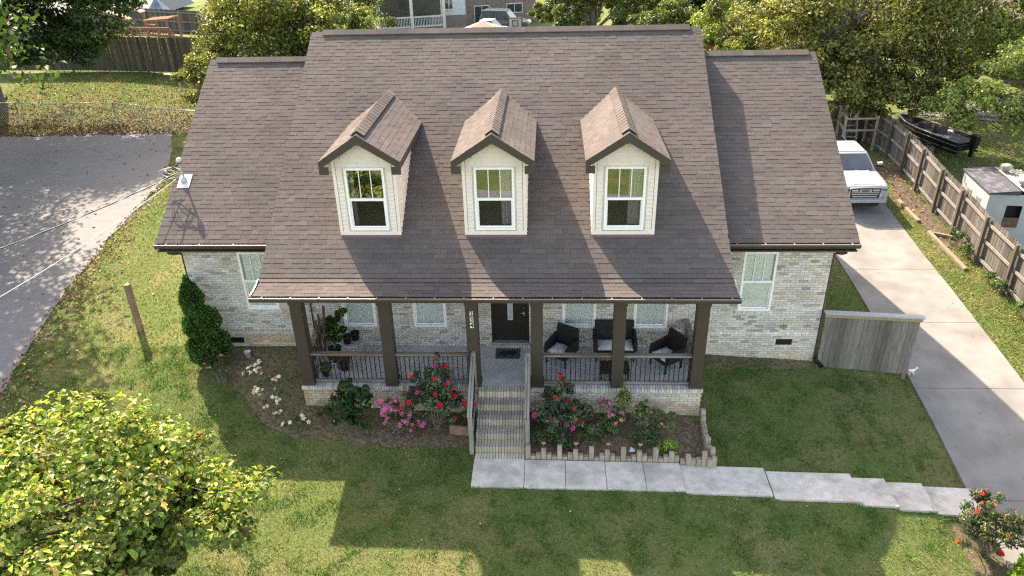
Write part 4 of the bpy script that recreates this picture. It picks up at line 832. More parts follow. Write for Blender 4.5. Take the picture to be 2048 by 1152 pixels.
tree('shade_tree', 'dark tree in shade right of the main ridge end', 15.5, 52, [((0, 0, 5.5), (4.2, 3.6, 4.2), 1.2), ((4, 0, 5), (3.4, 3, 3.4), 1)], 18000, .24, [(.035, .06, .02), (.06, .085, .025)], [2, 1], .35, (0, 0, 5), 36)
OLV = [(.13, .155, .038), (.19, .21, .052), (.085, .105, .028), (.27, .22, .07), (.30, .30, .09)]; OLVW = [4, 3, 3, 1.2, .8]
tree('broad_olive_tree', 'massive olive-green tree filling the upper right behind the house', 13.6, 20.4, [((0, 0, 4.6), (3.8, 3.0, 3.0), 1.3), ((-3.2, -.6, 4.2), (2.4, 2.2, 2.0), .9), ((2.8, -.4, 4.4), (2.8, 2.4, 2.4), 1), ((.0, -2.0, 3.0), (3.0, 1.8, 1.7), 1.0), ((0, 1, 7.4), (5.0, 3.6, 2.6), 1.1), ((4.0, .6, 6.4), (2.6, 2.6, 2.4), .8), ((-1.4, -2.6, 2.2), (2.0, 1.3, 1.3), .7), ((1.4, -2.8, 2.0), (2.0, 1.2, 1.2), .7), ((3.4, -1.6, 2.6), (1.6, 1.4, 1.4), .6), ((-2.6, -2.0, 2.8), (1.8, 1.4, 1.5), .6)], 90000, .145, OLV, OLVW, .35, (0, 0, 5), 75, csig=.26, cj=.3, jit=.25)
tree('bright_tree', 'sunlit green tree touching the right wing ridge', 10.4, 26, [((0, 0, 3.6), (2.8, 2.4, 2.6), 1.1), ((.8, -.6, 2.6), (2.6, 2, 1.6), .8), ((1.6, .3, 6.2), (3, 2.6, 2.2), .9)], 32000, .16, [(.13, .19, .04), (.2, .27, .06), (.08, .12, .03), (.26, .26, .08)], [4, 3, 2, 1], .25, (.2, 0, 4), 40, cj=.3)
tree('maple_tree', 'pale green thin-crowned tree over the neighbour driveway', 20.4, 15.2, [((-1.6, 0, 4.3), (1.6, 1.5, 1.5), 1), ((-3.2, .4, 2.9), (1.6, 1.4, 1.2), 1), ((-1.6, -.8, 2.6), (1.5, 1.3, 1.2), .8), ((.2, .2, 5.0), (1.6, 1.5, 1.4), .8), ((-4.2, .8, 2.5), (1.1, 1.1, .9), .5), ((-.2, -1.4, 2.2), (1.3, 1.0, 1.0), .7), ((.2, -.4, 3.4), (1.3, 1.2, 1.2), .8)], 22000, .13, [(.22, .29, .075), (.31, .38, .11), (.13, .20, .055), (.42, .40, .12)], [4, 3, 2, .8], .11, (-.6, 0, 4.0), 34, csig=.32, klimb=110, lo=.3, aspect=.7)
for lab, x, y in (('tall leafy tree beyond the asphalt drive next to the oak', -28.2, 19.5), ('tall leafy tree beyond the far part of the asphalt drive', -24.8, 15.2), ('tall leafy tree beyond the middle of the asphalt drive', -21.8, 10.8), ('leafy tree beyond the asphalt drive nearest the street', -19.0, 6.6)):
    tree('drive_side_tree', lab, x, y, [((0, 0, 6.6), (3.3, 3.4, 2.6), 1.2), ((-.6, 1.2, 8.6), (2.8, 2.8, 2.2), 1), ((-2, -1, 7.6), (3, 2.8, 2.4), 1), ((-.5, -2, 5.2), (2.6, 2.2, 1.6), .7)], 11000, .24, OAK, OAKW, .3, (-.3, 0, 6), 40, csig=.42, klimb=30, group='trees shading the asphalt drive')
for lab, x, y, s_ in (('dense tree right of the big olive tree', 20.5, 24.5, 1.15), ('dense tree behind the pale green maple', 25.5, 23.5, 1.0), ('tree left of the screened porch house', -17.5, 50, 1.0), ('second tree left of the screened porch', -22.5, 46, 1.0), ('tree beside the red shed', 15.8, 33, 1.0), ('leafy tree behind the canopy and hoop', 6.6, 52, 1.0), ('low bushy tree under the brick house corner', 1.6, 55, .6), ('green tree between the ridge end and the red shed', 14.2, 47, 1.0), ('tree at the top right of the main ridge', 17.5, 40, 1.0), ('green tree filling the gap beside the right ridge', 8.2, 38, .7)):
    tree('yard_tree', lab, x, y, [((0, 0, 3.2*s_), (3.2*s_, 2.8*s_, 3.0*s_), 1.2), ((2.2*s_, 0, 2.2*s_), (2.4*s_, 2*s_, 2*s_), .8), ((-2.2*s_, .3, 3*s_), (2.4*s_, 2*s_, 2.2*s_), .8)], 16000, .19, [(.10, .15, .03), (.16, .22, .05), (.06, .09, .02)], [3, 2, 2], .25, (0, 0, 3), 40, csig=.28, cj=.28, group='trees behind the main ridge')
# bare brushy shrub by the shed
bs = thing('bare_shrub', 'grey leafless brushy shrub behind the white shed', 'shrub', (17.4, 12.8, -.1)); mb = MB()
for k in range(150):
    b = Vector((17.2+random.gauss(0, .25), 12.8+random.gauss(0, .25), h1(17.2, 12.8))); a = random.uniform(0, 2*PI); L = random.uniform(.9, 2.3); d = Vector((math.cos(a)*.8, math.sin(a)*.8, random.uniform(.3, 1.1))).normalized(); m_ = b+d*L*.5+Vector((0, 0, .15)); e = b+d*L+Vector((random.gauss(0, .2), random.gauss(0, .2), 0)); mb.tube([b, m_, e], [.014, .009, .004], 3, cap=False)
    for j in range(4): s_ = m_.lerp(e, random.random()); mb.tube([s_, s_+Vector((random.gauss(0, .3), random.gauss(0, .3), random.gauss(.12, .2)))], [.005, .002], 3, cap=False)
mb.build('branches', M_TWIG, bs)
# weeds along the fence and young plants
for i, (x, y, s_) in enumerate(((13.75, 8.6, .3), (13.8, 7.9, .26), (13.8, 6.3, .22), (13.85, 5.7, .28), (13.85, 4.6, .25))):
    bush('fence_weed', ['tall leafy weed inside the timber corner by the fence', 'low weed beside the timber corner at the fence', 'small weed at the foot of the sunny fence post', 'pale weed between two sunny fence posts', 'spreading weed low on the fence near the frame edge'][i], x, y, [((0, 0, s_), (s_*.8, s_*.8, s_), 1)], 220, .09, [(.07, .13, .04), (.12, .19, .06)], [1, 1], (), nclump=12, csig=.5, nstem=5, group='weeds along the board fence', cat='weed')
# ---------------------------------------------------------------- grass
def scatter_grass(n, x0, x1, y0, y1, h, w_):
    x = rng.uniform(x0, x1, n); y = rng.uniform(y0, y1, n)
    keep = ~((x > WL-.02) & (x < WR+.02) & (y > DW-.03) & (y < 12)) & ~((x > -6.1) & (x < 3.86) & (y > -.07) & (y < 2)) & ~((x > SX0-.05) & (x < SX1+.05) & (y > -1.7) & (y < 0))
    keep &= ~((x > -1.66) & (x < 9.7) & (y > WY0-.005-x*.006) & (y < WY1-.01-x*.010)) & ~((x > 9.64) & (x < 12.49)) & ~inpoly(x, y, ASPH)
    for B in (BEDL, BEDR, EDGE_SOIL): keep &= ~inpoly(x, y, B) | (rng.random(n) < (.34 if B is BEDL else .05))
    keep &= fbm(x, y, 1.3, 9) + rng.random(n)*.5 > .42
    x, y = x[keep], y[keep]; n = len(x); z = H(x, y); a = rng.random(n)*2*PI; L = h*(.5+rng.random(n)); lean = rng.normal(0, .75, (n, 2))*L[:, None]
    P = np.stack([x, y, z-.005], 1); dx = np.stack([np.cos(a)*w_, np.sin(a)*w_, np.zeros(n)], 1)*(.6+.8*rng.random((n, 1)))
    V = np.stack([P-dx, P+dx, P+np.stack([lean[:, 0], lean[:, 1], L], 1)], 1).reshape(-1, 3); F = np.arange(3*n).reshape(n, 3)
    g = fbm(x, y, .45, 3); g2 = fbm(x, y, 1.7, 13); st = np.clip((g*.6+g2*.55-.56)*2.6+.34, .05, .85)
    straw = rng.random(n) < st; K = np.where(straw[:, None], np.array((.30, .272, .13)), np.array((.108, .185, .04)))
    cl = (fbm(x, y, 2.6, 31) > .60) & ~straw; K[cl] = np.array((.068, .16, .03)); K = K*(.65+.7*rng.random((n, 1)))*(1+rng.normal(0, .08, (n, 3)))
    return V, F, K
def tufts(n, x0, x1, y0, y1):
    V_, F_, K_ = scatter_grass(n, x0, x1, y0, y1, .085, .009); c = V_[0::3]; k = fbm(c[:, 0], c[:, 1], 2.6, 31) > .585; k = np.repeat(k, 3); V2 = V_[k]; kk = k[0::3]; K2 = K_[kk]*0+np.array((.075, .175, .032))*(.6+.8*rng.random((kk.sum(), 1)))
    return V2, np.arange(len(V2)).reshape(-1, 3), K2
Gs = [tufts(150000, -14.6, 9.7, -7.5, 1.9), scatter_grass(230000, -14.6, 9.7, -7.5, 1.9, .05, .007), scatter_grass(60000, -19, -9.2, 1.5, 20, .06, .012), scatter_grass(26000, 12.5, 14.1, -4, 14, .06, .011), scatter_grass(9000, 7.05, 9.7, 1.8, 9, .06, .010), scatter_grass(40000, -32, -14, 21.5, 33, .08, .018), scatter_grass(22000, 14.2, 24, 3, 22, .07, .016)]
V = []; F = []; K = []; o_ = 0
for a, b, c in Gs: V.append(a); F.append(b+o_); K.append(c); o_ += len(a)
props(mobj('grass', mesh_np('grass', np.concatenate(V), np.concatenate(F), np.concatenate(K)), mat('grass_blade', (1, 1, 1), .7, .1, 4, tint=True, transl=.3, spec=.2)), 'patchy green and straw coloured mown lawn grass', 'grass', kind='stuff')
# fallen leaves
def litter(n, fx, fy, size):
    x, y = fx(n), fy(n); k = ~((x > WL) & (x < WR) & (y > 1.8) & (y < 11.7)); x, y = x[k], y[k]; n = len(x)
    P = np.stack([x, y, H(x, y)+.045], 1); N = unit(np.array((0, 0, 1))+rng.normal(0, .35, (n, 3))); return P, N, size*(.6+.8*rng.random(n)), pal(n, [(.22, .12, .06), (.30, .19, .10), (.15, .08, .05), (.34, .25, .14), (.36, .30, .21)], [4, 3, 3, 1, .6], .25)
def edge_x(y): return np.interp(y, [-9, -3.5, 0, 5.7, 10.6, 15, 22], [-12.4, -13.0, -13.9, -15.2, -16, -16.5, -19.6])
Ls = []
yy = rng.uniform(-4, 17, 1500); Ls.append(litter(1500, lambda n: edge_x(yy)+np.abs(rng.normal(0, .55, n))-.12, lambda n: yy, .085))
y2 = rng.uniform(-3, 9, 500); Ls.append(litter(500, lambda n: edge_x(y2)+rng.gamma(1.5, 1.2, n), lambda n: y2, .075))
Ls.append(litter(8000, lambda n: rng.uniform(-33, -18.5, n), lambda n: 21.9+rng.gamma(1.3, 2.0, n), .11)); Ls.append(litter(130, lambda n: rng.uniform(-26, -15.5, n), lambda n: rng.uniform(4, 21, n), .11))
Ls.append(litter(160, lambda n: rng.uniform(-13, 9, n), lambda n: rng.uniform(-6, 1.5, n), .045)); Ls.append(litter(420, lambda n: rng.uniform(12.55, 14.0, n), lambda n: rng.uniform(3, 14, n), .05)); Ls.append(litter(26, lambda n: rng.uniform(9.7, 12.4, n), lambda n: rng.uniform(-2, 7, n), .06)); Ls.append(litter(160, lambda n: rng.uniform(13.1, 14.0, n), lambda n: rng.uniform(10.5, 15.5, n), .08)); Ls.append(litter(500, lambda n: rng.uniform(14.5, 22, n), lambda n: rng.uniform(10, 22, n), .1))
Ls.append(litter(260, lambda n: rng.uniform(-8.8, -1.9, n), lambda n: rng.uniform(-1.1, 1.6, n), .05))
P, N, S, K = (np.concatenate([q[i] for q in Ls]) for i in range(4))
ob = mobj('fallen_leaves', leaf_mesh('fallen_leaves', P, N, S, K, aspect=.7), mat('dry_leaf', (1, 1, 1), .8, .1, 8, tint=True, spec=.15)); props(ob, 'dry brown leaves scattered over the lawn and drive edges', 'leaves', kind='stuff')

n = 420; cx_ = rng.choice([-3.6, 1.7, -2.6, .4], n, p=[.5, .25, .15, .1]); x = cx_+rng.normal(0, .42, n); y = -1.0+rng.normal(0, .16, n); P = np.stack([x, y, H(x, y)+.03], 1)
ob = mobj('fallen_petals', leaf_mesh('fallen_petals', P, unit(np.array((0, 0, 1))+rng.normal(0, .4, (n, 3))), .03*(.6+.8*rng.random(n)), pal(n, [(.6, .2, .36), (.55, .3, .4), (.5, .05, .08)], [4, 2, 1], .2), aspect=.8), M_PETAL); props(ob, 'pink petals fallen on the soil of the front beds', 'petals', kind='stuff')
# ---------------------------------------------------------------- porch furniture
M_WICK = mat('black_wicker', (.012, .012, .013), .6, .3, 40, .8, 120, spec=.4)
M_CUSH = mat('pale_cushion', (.66, .67, .68), .85, .06, 8, .3, 30)
def wicker_seat(label, x, y, rz, wd, cat, name, group=None):
    t = thing(name, label, cat, (x, y, .0), rz, group, world=False); d = .62; h = wd/2
    MB().box(-h, h, -d/2, d/2, .24, .36).build('seat', M_WICK, t, bevel=.02)
    MB().hexa([(-h+.02, d/2-.1, .34), (h-.02, d/2-.1, .34), (h-.02, d/2, .34), (-h+.02, d/2, .34), (-h+.0, d/2-.02, .88), (h-.0, d/2-.02, .88), (h-.0, d/2+.07, .88), (-h+.0, d/2+.07, .88)]).build('backrest', M_WICK, t, bevel=.015)
    for s in (-1, 1):
        MB().hexa([(s*h-.045, -d/2+.02, .3), (s*h+.045, -d/2+.02, .3), (s*h+.045, d/2-.02, .3), (s*h-.045, d/2-.02, .3), (s*h-.045, -d/2+.04, .57), (s*h+.045, -d/2+.04, .57), (s*h+.045, d/2-.02, .66), (s*h-.045, d/2-.02, .66)]).build('armrest', M_WICK, t, bevel=.015)
        for yy in (-d/2+.04, d/2-.06): MB().box(s*(h-.03)-.018, s*(h-.03)+.018, yy-.018, yy+.018, .003, .26).build('leg', M_WICK, t)
    cu = MB(); nx, ny = 12, 9; a = h-.06
    def cz(u, v): return .385+.055*(1-abs(2*u-1)**4)*(1-abs(2*v-1)**4)+.008*math.sin(u*13+v*5)*math.cos(v*9)
    V = [(-a+2*a*i/nx, -d/2+.02+(d-.14)*j/ny, cz(i/nx, j/ny)) for j in range(ny+1) for i in range(nx+1)]
    cu.add(V, [(j*(nx+1)+i, j*(nx+1)+i+1, (j+1)*(nx+1)+i+1, (j+1)*(nx+1)+i) for j in range(ny) for i in range(nx)]); cu.box(-a, a, -d/2+.02, d/2-.12, .355, .384)
    cu.build('cushion', M_CUSH, t, smooth=True); return t
G_ = None
wicker_seat('black wicker armchair with white cushion nearest the door', .42, 1.18, math.radians(-32), .62, 'chair', 'wicker_armchair', 'black wicker armchairs on the porch')
wicker_seat('black wicker loveseat with white cushion against the porch wall', 1.80, 1.42, 0, 1.02, 'loveseat', 'wicker_loveseat')
wicker_seat('black wicker armchair with white cushion at the right porch end', 3.08, .98, math.radians(-128+180+90-218+20), .62, 'chair', 'wicker_armchair', 'black wicker armchairs on the porch')
ct = thing('coffee_table', 'low black coffee table behind the right porch rail', 'table', (1.72, .42, 0), world=False)
MB().box(-.36, .36, -.22, .22, .36, .375).build('table_top', M_BLACK, ct)
MB().box(-.34, .34, -.205, -.185, .25, .35).box(-.34, .34, .185, .205, .25, .35).build('apron', M_WICK, ct)
for sx in (-1, 1):
    for sy in (-1, 1): MB().box(sx*.33-.02, sx*.33+.02, sy*.19-.02, sy*.19+.02, .003, .36).build('leg', M_WICK, ct)
mt = thing('doormat', 'brown doormat with a dark animal silhouette before the front door', 'doormat', (-.98, 1.49, 0), world=False)
MB().box(-.32, .32, -.235, .235, .001, .014).build('mat_body', mat('coir', (.10, .085, .072), .95, .4, 30, .8, 150), mt)
mb = MB(); sil = [(-.24, -.02), (-.2, .06), (-.1, .1), (.02, .09), (.12, .13), (.2, .1), (.25, .03), (.22, -.03), (.17, -.03), (.16, -.13), (.1, -.13), (.09, -.05), (-.02, -.05), (-.05, -.13), (-.11, -.13), (-.12, -.04), (-.18, -.05), (-.2, -.12), (-.25, -.12)]
mb.prism(sil, 2, .0145, .0175); mb.build('silhouette', mat('mat_black', (.018, .017, .016), .95, .2), mt)
# side table, pots, plants
M_CRM = mat('cream_wire', (.60, .52, .38), .6, .1); tb = thing('side_table', 'round grey-topped side table with cream wire base', 'table', (-5.0, 1.27, 0), world=False)
MB().lathe([(.27, .46), (.275, .47), (.275, .485), (.27, .49)], (0, 0, 0), 28).build('table_top', mat('grey_top', (.42, .42, .41), .7, .1), tb)
mb = MB()
for k in range(30): a = 2*PI*k/30; b = a+.35*(1 if k % 2 else -1); mb.tube([(.25*math.cos(a), .25*math.sin(a), .46), (.19*math.cos((a+b)/2), .19*math.sin((a+b)/2), .23), (.24*math.cos(b), .24*math.sin(b), .005)], .007, 4)
mb.tube([(.25*math.cos(2*PI*k/24), .25*math.sin(2*PI*k/24), .012) for k in range(25)], .009, 5); mb.build('wire_base', M_CRM, tb)
for lab, x, y in (('black plastic pot at the front of the side table', -5.13, 1.2), ('black plastic pot at the back of the side table', -4.96, 1.38)):
    o = MB().lathe([(.085, 0), (.115, .19), (.125, .19), (.125, .22), (.115, .22), (.1, .1), (.03, .08)], (x, y, .492), 20).build('plant_pot', MT['black_plastic'], smooth=True); props(o, lab, 'pot', 'black pots on the porch side table')
def potted(label, x, y, pr, ph, pm, blobs, n, size, colors, wts, aspect=.45, sticks=0, name='potted_plant'):
    t = thing(name, label, 'plant', (x, y, 0)); MB().lathe([(pr*.75, .0), (pr, ph), (pr*1.06, ph), (pr*.95, ph-.03), (.01, ph-.04)], (x, y, .003), 18).build('pot', pm, t, smooth=True)
    bl = [((x+c[0], y+c[1], ph+c[2]), r, k) for c, r, k in blobs]; P, N, S, K, cc = foliage(bl, 16, n, size, colors, wts, .32, .4, .3); st = MB()
    for i in rng.permutation(len(cc))[:14]: st.tube([(x, y, ph-.05), (x+(cc[i][0]-x)*.4, y+(cc[i][1]-y)*.4, (ph+cc[i][2])/2+.1), tuple(cc[i])], [.012, .009, .005], 4, cap=False)
    st.build('stem', M_TWIG, t); mobj('foliage', leaf_mesh('foliage', P, N, S, K, aspect=aspect), M_LEAF, t)
    return t
potted('tall leafy potted plant in the left porch corner', -5.52, 1.28, .17, .3, MT['black_plastic'], [((0, 0, .35), (.3, .28, .4), 1), ((.12, .05, .95), (.3, .2, .22), .5), ((.0, 0, .7), (.22, .2, .3), .6)], 1500, .12, [(.035, .08, .02), (.06, .13, .03), (.12, .2, .04)], [3, 2, .7])
potted('small pale green plant at the foot of the corner column', -5.55, .42, .09, .12, MT['black_plastic'], [((0, 0, .15), (.18, .14, .16), 1)], 330, .07, [(.11, .16, .06), (.07, .11, .04)], [1, 1])
potted('dry brown plant in a dark pot behind the left railing', -5.15, .72, .14, .26, mat('dark_pot', (.02, .025, .022), .35, .1), [((0, 0, -.02), (.2, .18, .2), 1)], 260, .1, [(.16, .1, .07), (.09, .08, .04)], [1, 1])
potted('small plant in a white pot behind the left railing', -5.42, .78, .10, .2, mat('white_pot', (.7, .7, .72), .4, .05), [((0, 0, .1), (.16, .14, .14), 1)], 260, .08, [(.05, .1, .03), (.09, .14, .05)], [1, 1])
dw = thing('driftwood_stakes', 'bundle of dark brown stakes standing in the porch corner', 'stakes', (-5.72, 1.05, .85)); 
for dx, dy, tz, lx in ((0, 0, 1.62, .12), (-.05, -.06, 1.42, .02), (-.09, -.1, 1.25, -.02)): MB().beam((-5.72+dx, 1.05+dy, .3), (-5.72+dx+lx, 1.05+dy+.1, tz), .05, .05).build('stake', mat('old_wood', (.075, .045, .035), .9, .3), dw)
o = MB().lathe([(.06, 0), (.085, .17), (.09, .17), (.08, .16), (.01, .15)], (-7.97, 1.45, h1(-7.97, 1.45)+.01), 16).build('white_bucket', MT['white_pot'] if 'white_pot' in MT else M_WHITE, smooth=True); props(o, 'small white plastic bucket on the soil of the left bed', 'bucket')
o = MB().beam((-2.3, -.78, -.7), (-1.76, -.83, -.74), .05, .26).build('bed_board', mat('red_board', (.26, .17, .12), .9, .3, 8)); props(o, 'short reddish board edging the bed beside the steps', 'board')
for x, y, lab in ((1.3, -.62, 'white crumpled scrap lying between rose bush and pink bush'), (2.05, -1.28, 'small white scrap at the log edging')):
    mb = MB(); z = h1(x, y)+.02
    mb.add([(x-.07, y-.05, z), (x+.06, y-.07, z+.02), (x+.08, y+.05, z+.01), (x-.03, y+.07, z+.05), (x, y, z+.09)], [(0, 1, 4), (1, 2, 4), (2, 3, 4), (3, 0, 4), (0, 3, 2, 1)]); props(mb.build('paper_scrap', mat('paper', (.72, .74, .76), .8, .1)), lab, 'scrap')
# log edging
M_LOG = mat('weathered_log', (.42, .35, .28), .92, .35, 10, .6, 40, aniso=(2, 2, .5), c2=(.29, .245, .2), spec=.1)
ed = thing('log_edging', 'weathered wooden palisade edging around the right flower bed', 'edging', (1.7, -1.6, -.9)); i = 0
def log(x, y, h):
    z = h1(x, y); s_ = random.uniform(.054, .058); MB().box(x-s_, x+s_, y-s_, y+s_, z-.1, z+h).build('log', M_LOG, ed, bevel=.008)
x = -.38
while x < 3.05:
    k = i % 6; h = (.40 if k == 0 else (.30 if k == 3 else (.19 if k in (2, 4) else .13)))+random.uniform(-.015, .015); log(x, -1.575-.012*x, h); x += .122; i += 1
for q, (x, y, h) in enumerate(((3.17, -1.63, .17), (3.29, -1.65, .32), (3.41, -1.66, .22), (3.53, -1.67, .25), (3.65, -1.67, .44), (3.77, -1.67, .26), (3.88, -1.66, .3), (3.86, -1.5, .42), (3.83, -1.33, .3), (3.82, -1.15, .38), (3.82, -.95, .28), (3.83, -.75, .26), (3.84, -.55, .24), (3.85, -.35, .3), (3.86, -.22, .38))): log(x, y, h)
M_COP = mat('copper_lamp', (.42, .26, .17), .35, .1, metal=.6)
for i, x in enumerate((-.02, .73, 1.47, 2.2)):
    y = -1.5; z = h1(x, y); t = thing('solar_lamp', 'copper solar stake lamp, %s from the steps along the log edging' % ('first', 'second', 'third', 'fourth')[i], 'lamp', (x, y, z), group='copper solar lamps in the bed')
    MB().tube([(x, y, z-.1), (x, y, z+.36)], .008, 6).build('stake', M_COP, t); MB().lathe([(.012, .32), (.02, .36), (.045, .42), (.06, .43), (.06, .445), (.01, .455)], (x, y, z), 12).build('lamp_head', M_COP, t, smooth=True)
# lone post on the left lawn
o = MB().box(-11.62, -11.48, 2.62, 2.76, h1(-11.55, 2.7)-.2, 1.42).build('wooden_post', mat('post_wood', (.26, .185, .12), .9, .3, 8, .5, 50, aniso=(3, 3, .5), c2=(.19, .13, .085)), bevel=.006); props(o, 'square wooden post standing alone on the left lawn', 'post')
# ---------------------------------------------------------------- fences
M_PICK = mat('grey_board', (1, 1, 1), .92, .3, 9, .5, 50, tint=True, aniso=(3, 3, .35), spec=.12)
PT = [(.13, .121, .11), (.112, .104, .093), (.15, .141, .129), (.096, .088, .077), (.124, .113, .098), (.083, .077, .07)]
def picket_mesh(w_, h, t, ears=True, cols=None):
    ms = []
    for c in cols or PT:
        mb = MB(); e = .03 if ears else 0
        pts = [(0, 0), (w_, 0), (w_, h-e), (w_-e, h), (e, h), (0, h-e)] if ears else [(0, 0), (w_, 0), (w_, h), (0, h)]
        mb.prism(pts, 1, 0, t, c); me = mb.mesh('picket'); me.materials.append(M_PICK); ms.append(me)
    return ms
def fence(name, label, pts, h, face, ears=True, pw=.14, pcols=None, post_pts=None, rails=(.25, .9, 1.5), rail_side=1, postc=(.11, .094, .078), railc=(.22, .205, .18), dark=1.):
    """pts: polyline of (x, y, z); pickets on one side, rails and posts on the other (rail_side along the left normal)"""
    t = thing(name, label, 'fence', pts[0]); ms = picket_mesh(pw-.003, h, .018, ears, pcols)
    for a, b in zip(pts[:-1], pts[1:]):
        A, B = Vector(a), Vector(b); d = (B-A); L = math.hypot(d.x, d.y); ux = Vector((d.x/L, d.y/L, 0)); nrm = Vector((-ux.y, ux.x, 0))*rail_side; n = int(L/pw); rz = math.atan2(ux.y, ux.x)
        for i in range(n):
            p = A+d*(i/n); o = bpy.data.objects.new('picket', ms[random.randrange(6)]); o.location = (p.x, p.y, p.z+random.uniform(-.012, .012)); o.rotation_euler = (0, random.gauss(0, .006), rz); link(o, t)
        for rh in rails: MB().beam(A+nrm*.045+Vector((0, 0, rh)), B+nrm*.045+Vector((0, 0, rh)), .04, .09, railc).build('rail', M_PICK, t)
    for p in (post_pts or pts):
        P = Vector(p); MB().box(P.x-.05+nrm.x*.11, P.x+.05+nrm.x*.11, P.y-.05+nrm.y*.11, P.y+.05+nrm.y*.11, P.z-.2, P.z+h+.02, postc).build('post', M_PICK, t)
    return t
FE = [(14.2, 18.7), (14.15, 17.2), (14.15, 15.6), (14.13, 14.0), (14.1, 12.5), (14.1, 10.87), (14.1, 9.3), (14.1, 7.55), (14.1, 5.75), (14.1, 3.9), (14.1, 2.2)]
fence('board_fence', 'weathered grey board fence running along the driveway', [(x, y, h1(x, y)+.02) for x, y in FE], 1.62, 0, rails=(.22, .85, 1.42), rail_side=-1)
fence('board_fence', 'shaded board fence across the end of the driveway', [(9.0, 19.0, .4), (11.6, 18.9, .45), (14.15, 18.8, .5)], 1.7, 0, rail_side=-1, rails=(.25, .85, 1.45), postc=(.19, .12, .085))
fence('board_fence', 'dark brown board fence at the back of the left yard', [(-36, 32.0, 1.3), (-30, 31.8, 1.3), (-25, 31.5, 1.22), (-20, 31.2, 1.1), (-15, 31, .9)], 2.08, 0, rail_side=1, pcols=[tuple(v*.85 for v in c) for c in PT], railc=(.14, .12, .1), rails=(.3, 1.0, 1.7))
fence('board_fence', 'distant pale board fence beyond the wooden play set', [(-40, 49, .9), (-33, 48.3, .9), (-28, 47, .8), (-25, 42, .9)], 1.9, 0, rail_side=-1, rails=(.3, 1.0, 1.7), pw=.2, postc=(.3, .27, .22))
# end post section at the frame's right edge
o = MB().box(12.95, 13.05, 1.75, 1.85, -1.2, .35).build('fence_end_post', mat('pale_post', (.36, .33, .29), .9, .25, 8, aniso=(3, 3, .5))); props(o, 'pale fence end post at the right edge of the driveway', 'post')
fence('board_fence', 'short end of board fence cut by the right frame edge', [(13.05, 1.8, -.95), (14.3, 1.9, -.98)], 1.55, 0, rail_side=1)
# gate screen fence by the house
gf = thing('privacy_fence_panel', 'grey board privacy panel with cap rail beside the right wing', 'fence', (8.2, 1.7, -.6)); a, b = Vector((7.14, 1.72, -.43)), Vector((9.5, 1.66, -.62)); n = 17
for i in range(n):
    p, q = a.lerp(b, i/n), a.lerp(b, (i+1)/n); mb = MB(); mb.hexa([(p.x+.003, p.y, p.z-.05), (q.x-.003, q.y, q.z-.05), (q.x-.003, q.y+.02, q.z-.05), (p.x+.003, p.y+.02, p.z-.05), (p.x+.003, p.y, 1.13-.11*i/n), (q.x-.003, q.y, 1.13-.11*(i+1)/n), (q.x-.003, q.y+.02, 1.13-.11*(i+1)/n), (p.x+.003, p.y+.02, 1.13-.11*i/n)], [tuple(v*1.45 for v in PT[k]) for k in (0, 1, 3, 5, 1, 0, 2, 4)][i % 8]); mb.build('board', M_PICK, gf)
MB().beam((7.1, 1.72, 1.165), (9.56, 1.67, 1.055), .17, .04, (.40, .39, .37)).build('cap_rail', M_PICK, gf); MB().beam((7.12, 1.70, 1.09), (9.54, 1.645, .98), .03, .10, (.34, .27, .20)).build('header_board', M_PICK, gf)
MB().box(9.4, 9.5, 1.69, 1.79, -.9, 1.0, (.2, .16, .12)).build('post', M_PICK, gf); MB().beam((7.15, 1.78, .0), (9.5, 1.72, -.15), .04, .09, (.25, .2, .16)).build('rail', M_PICK, gf)
# chain link fence
M_STEEL = mat('fence_steel', (.42, .42, .41), .5, .15, metal=.5); cf = thing('chain_link_fence', 'galvanised chain link fence between asphalt drive and left yard', 'fence', (-24, 23.5, 0)); CF = [(-31.2, 23.7), (-28.44, 23.6), (-25.74, 23.5), (-23.03, 23.5), (-19.43, 22.3), (-16.6, 21.6)]
P = [Vector((x, y, h1(x, y))) for x, y in CF]
for i, p in enumerate(P): MB().tube([p-Vector((0, 0, .2)), p+Vector((0, 0, 1.24))], .045 if i in (1, 3) else .03, 8).build('post', M_STEEL, cf, smooth=True)
for p, q in zip(P[:-1], P[1:]):
    MB().tube([p+Vector((0, 0, 1.2)), q+Vector((0, 0, 1.2))], .022, 6).build('top_rail', M_STEEL, cf, smooth=True); mb = MB(); L = (q-p).length; n = int(L/.11); up = Vector((0, 0, 1))
    for i in range(-10, n):
        for s in (0, 1):
            u0, u1 = i/n, (i+10)/n; z0, z1 = (.03, 1.18) if s else (1.18, .03)
            if u0 < 0: z0 = z0+(z1-z0)*(-u0)/(u1-u0); u0 = 0
            if u1 > 1: z1 = z0+(z1-z0)*(1-u0)/(u1-u0); u1 = 1
            mb.tube([p.lerp(q, u0)+up*z0, p.lerp(q, u1)+up*z1], .0028, 3, cap=False)
    mb.build('wire_mesh', M_STEEL, cf)
tp = thing('clothesline_pole', 'T-shaped metal clothesline pole in the left yard', 'pole', (-19.9, 25.0, 0)); zb = h1(-19.9, 25)
MB().tube([(-19.9, 25, zb-.1), (-19.9, 25, zb+2.15)], .045, 8).build('pole', M_STEEL, tp); MB().tube([(-20.75, 25.2, zb+2.15), (-19.1, 24.8, zb+2.15)], .04, 8).build('crossbar', M_STEEL, tp)
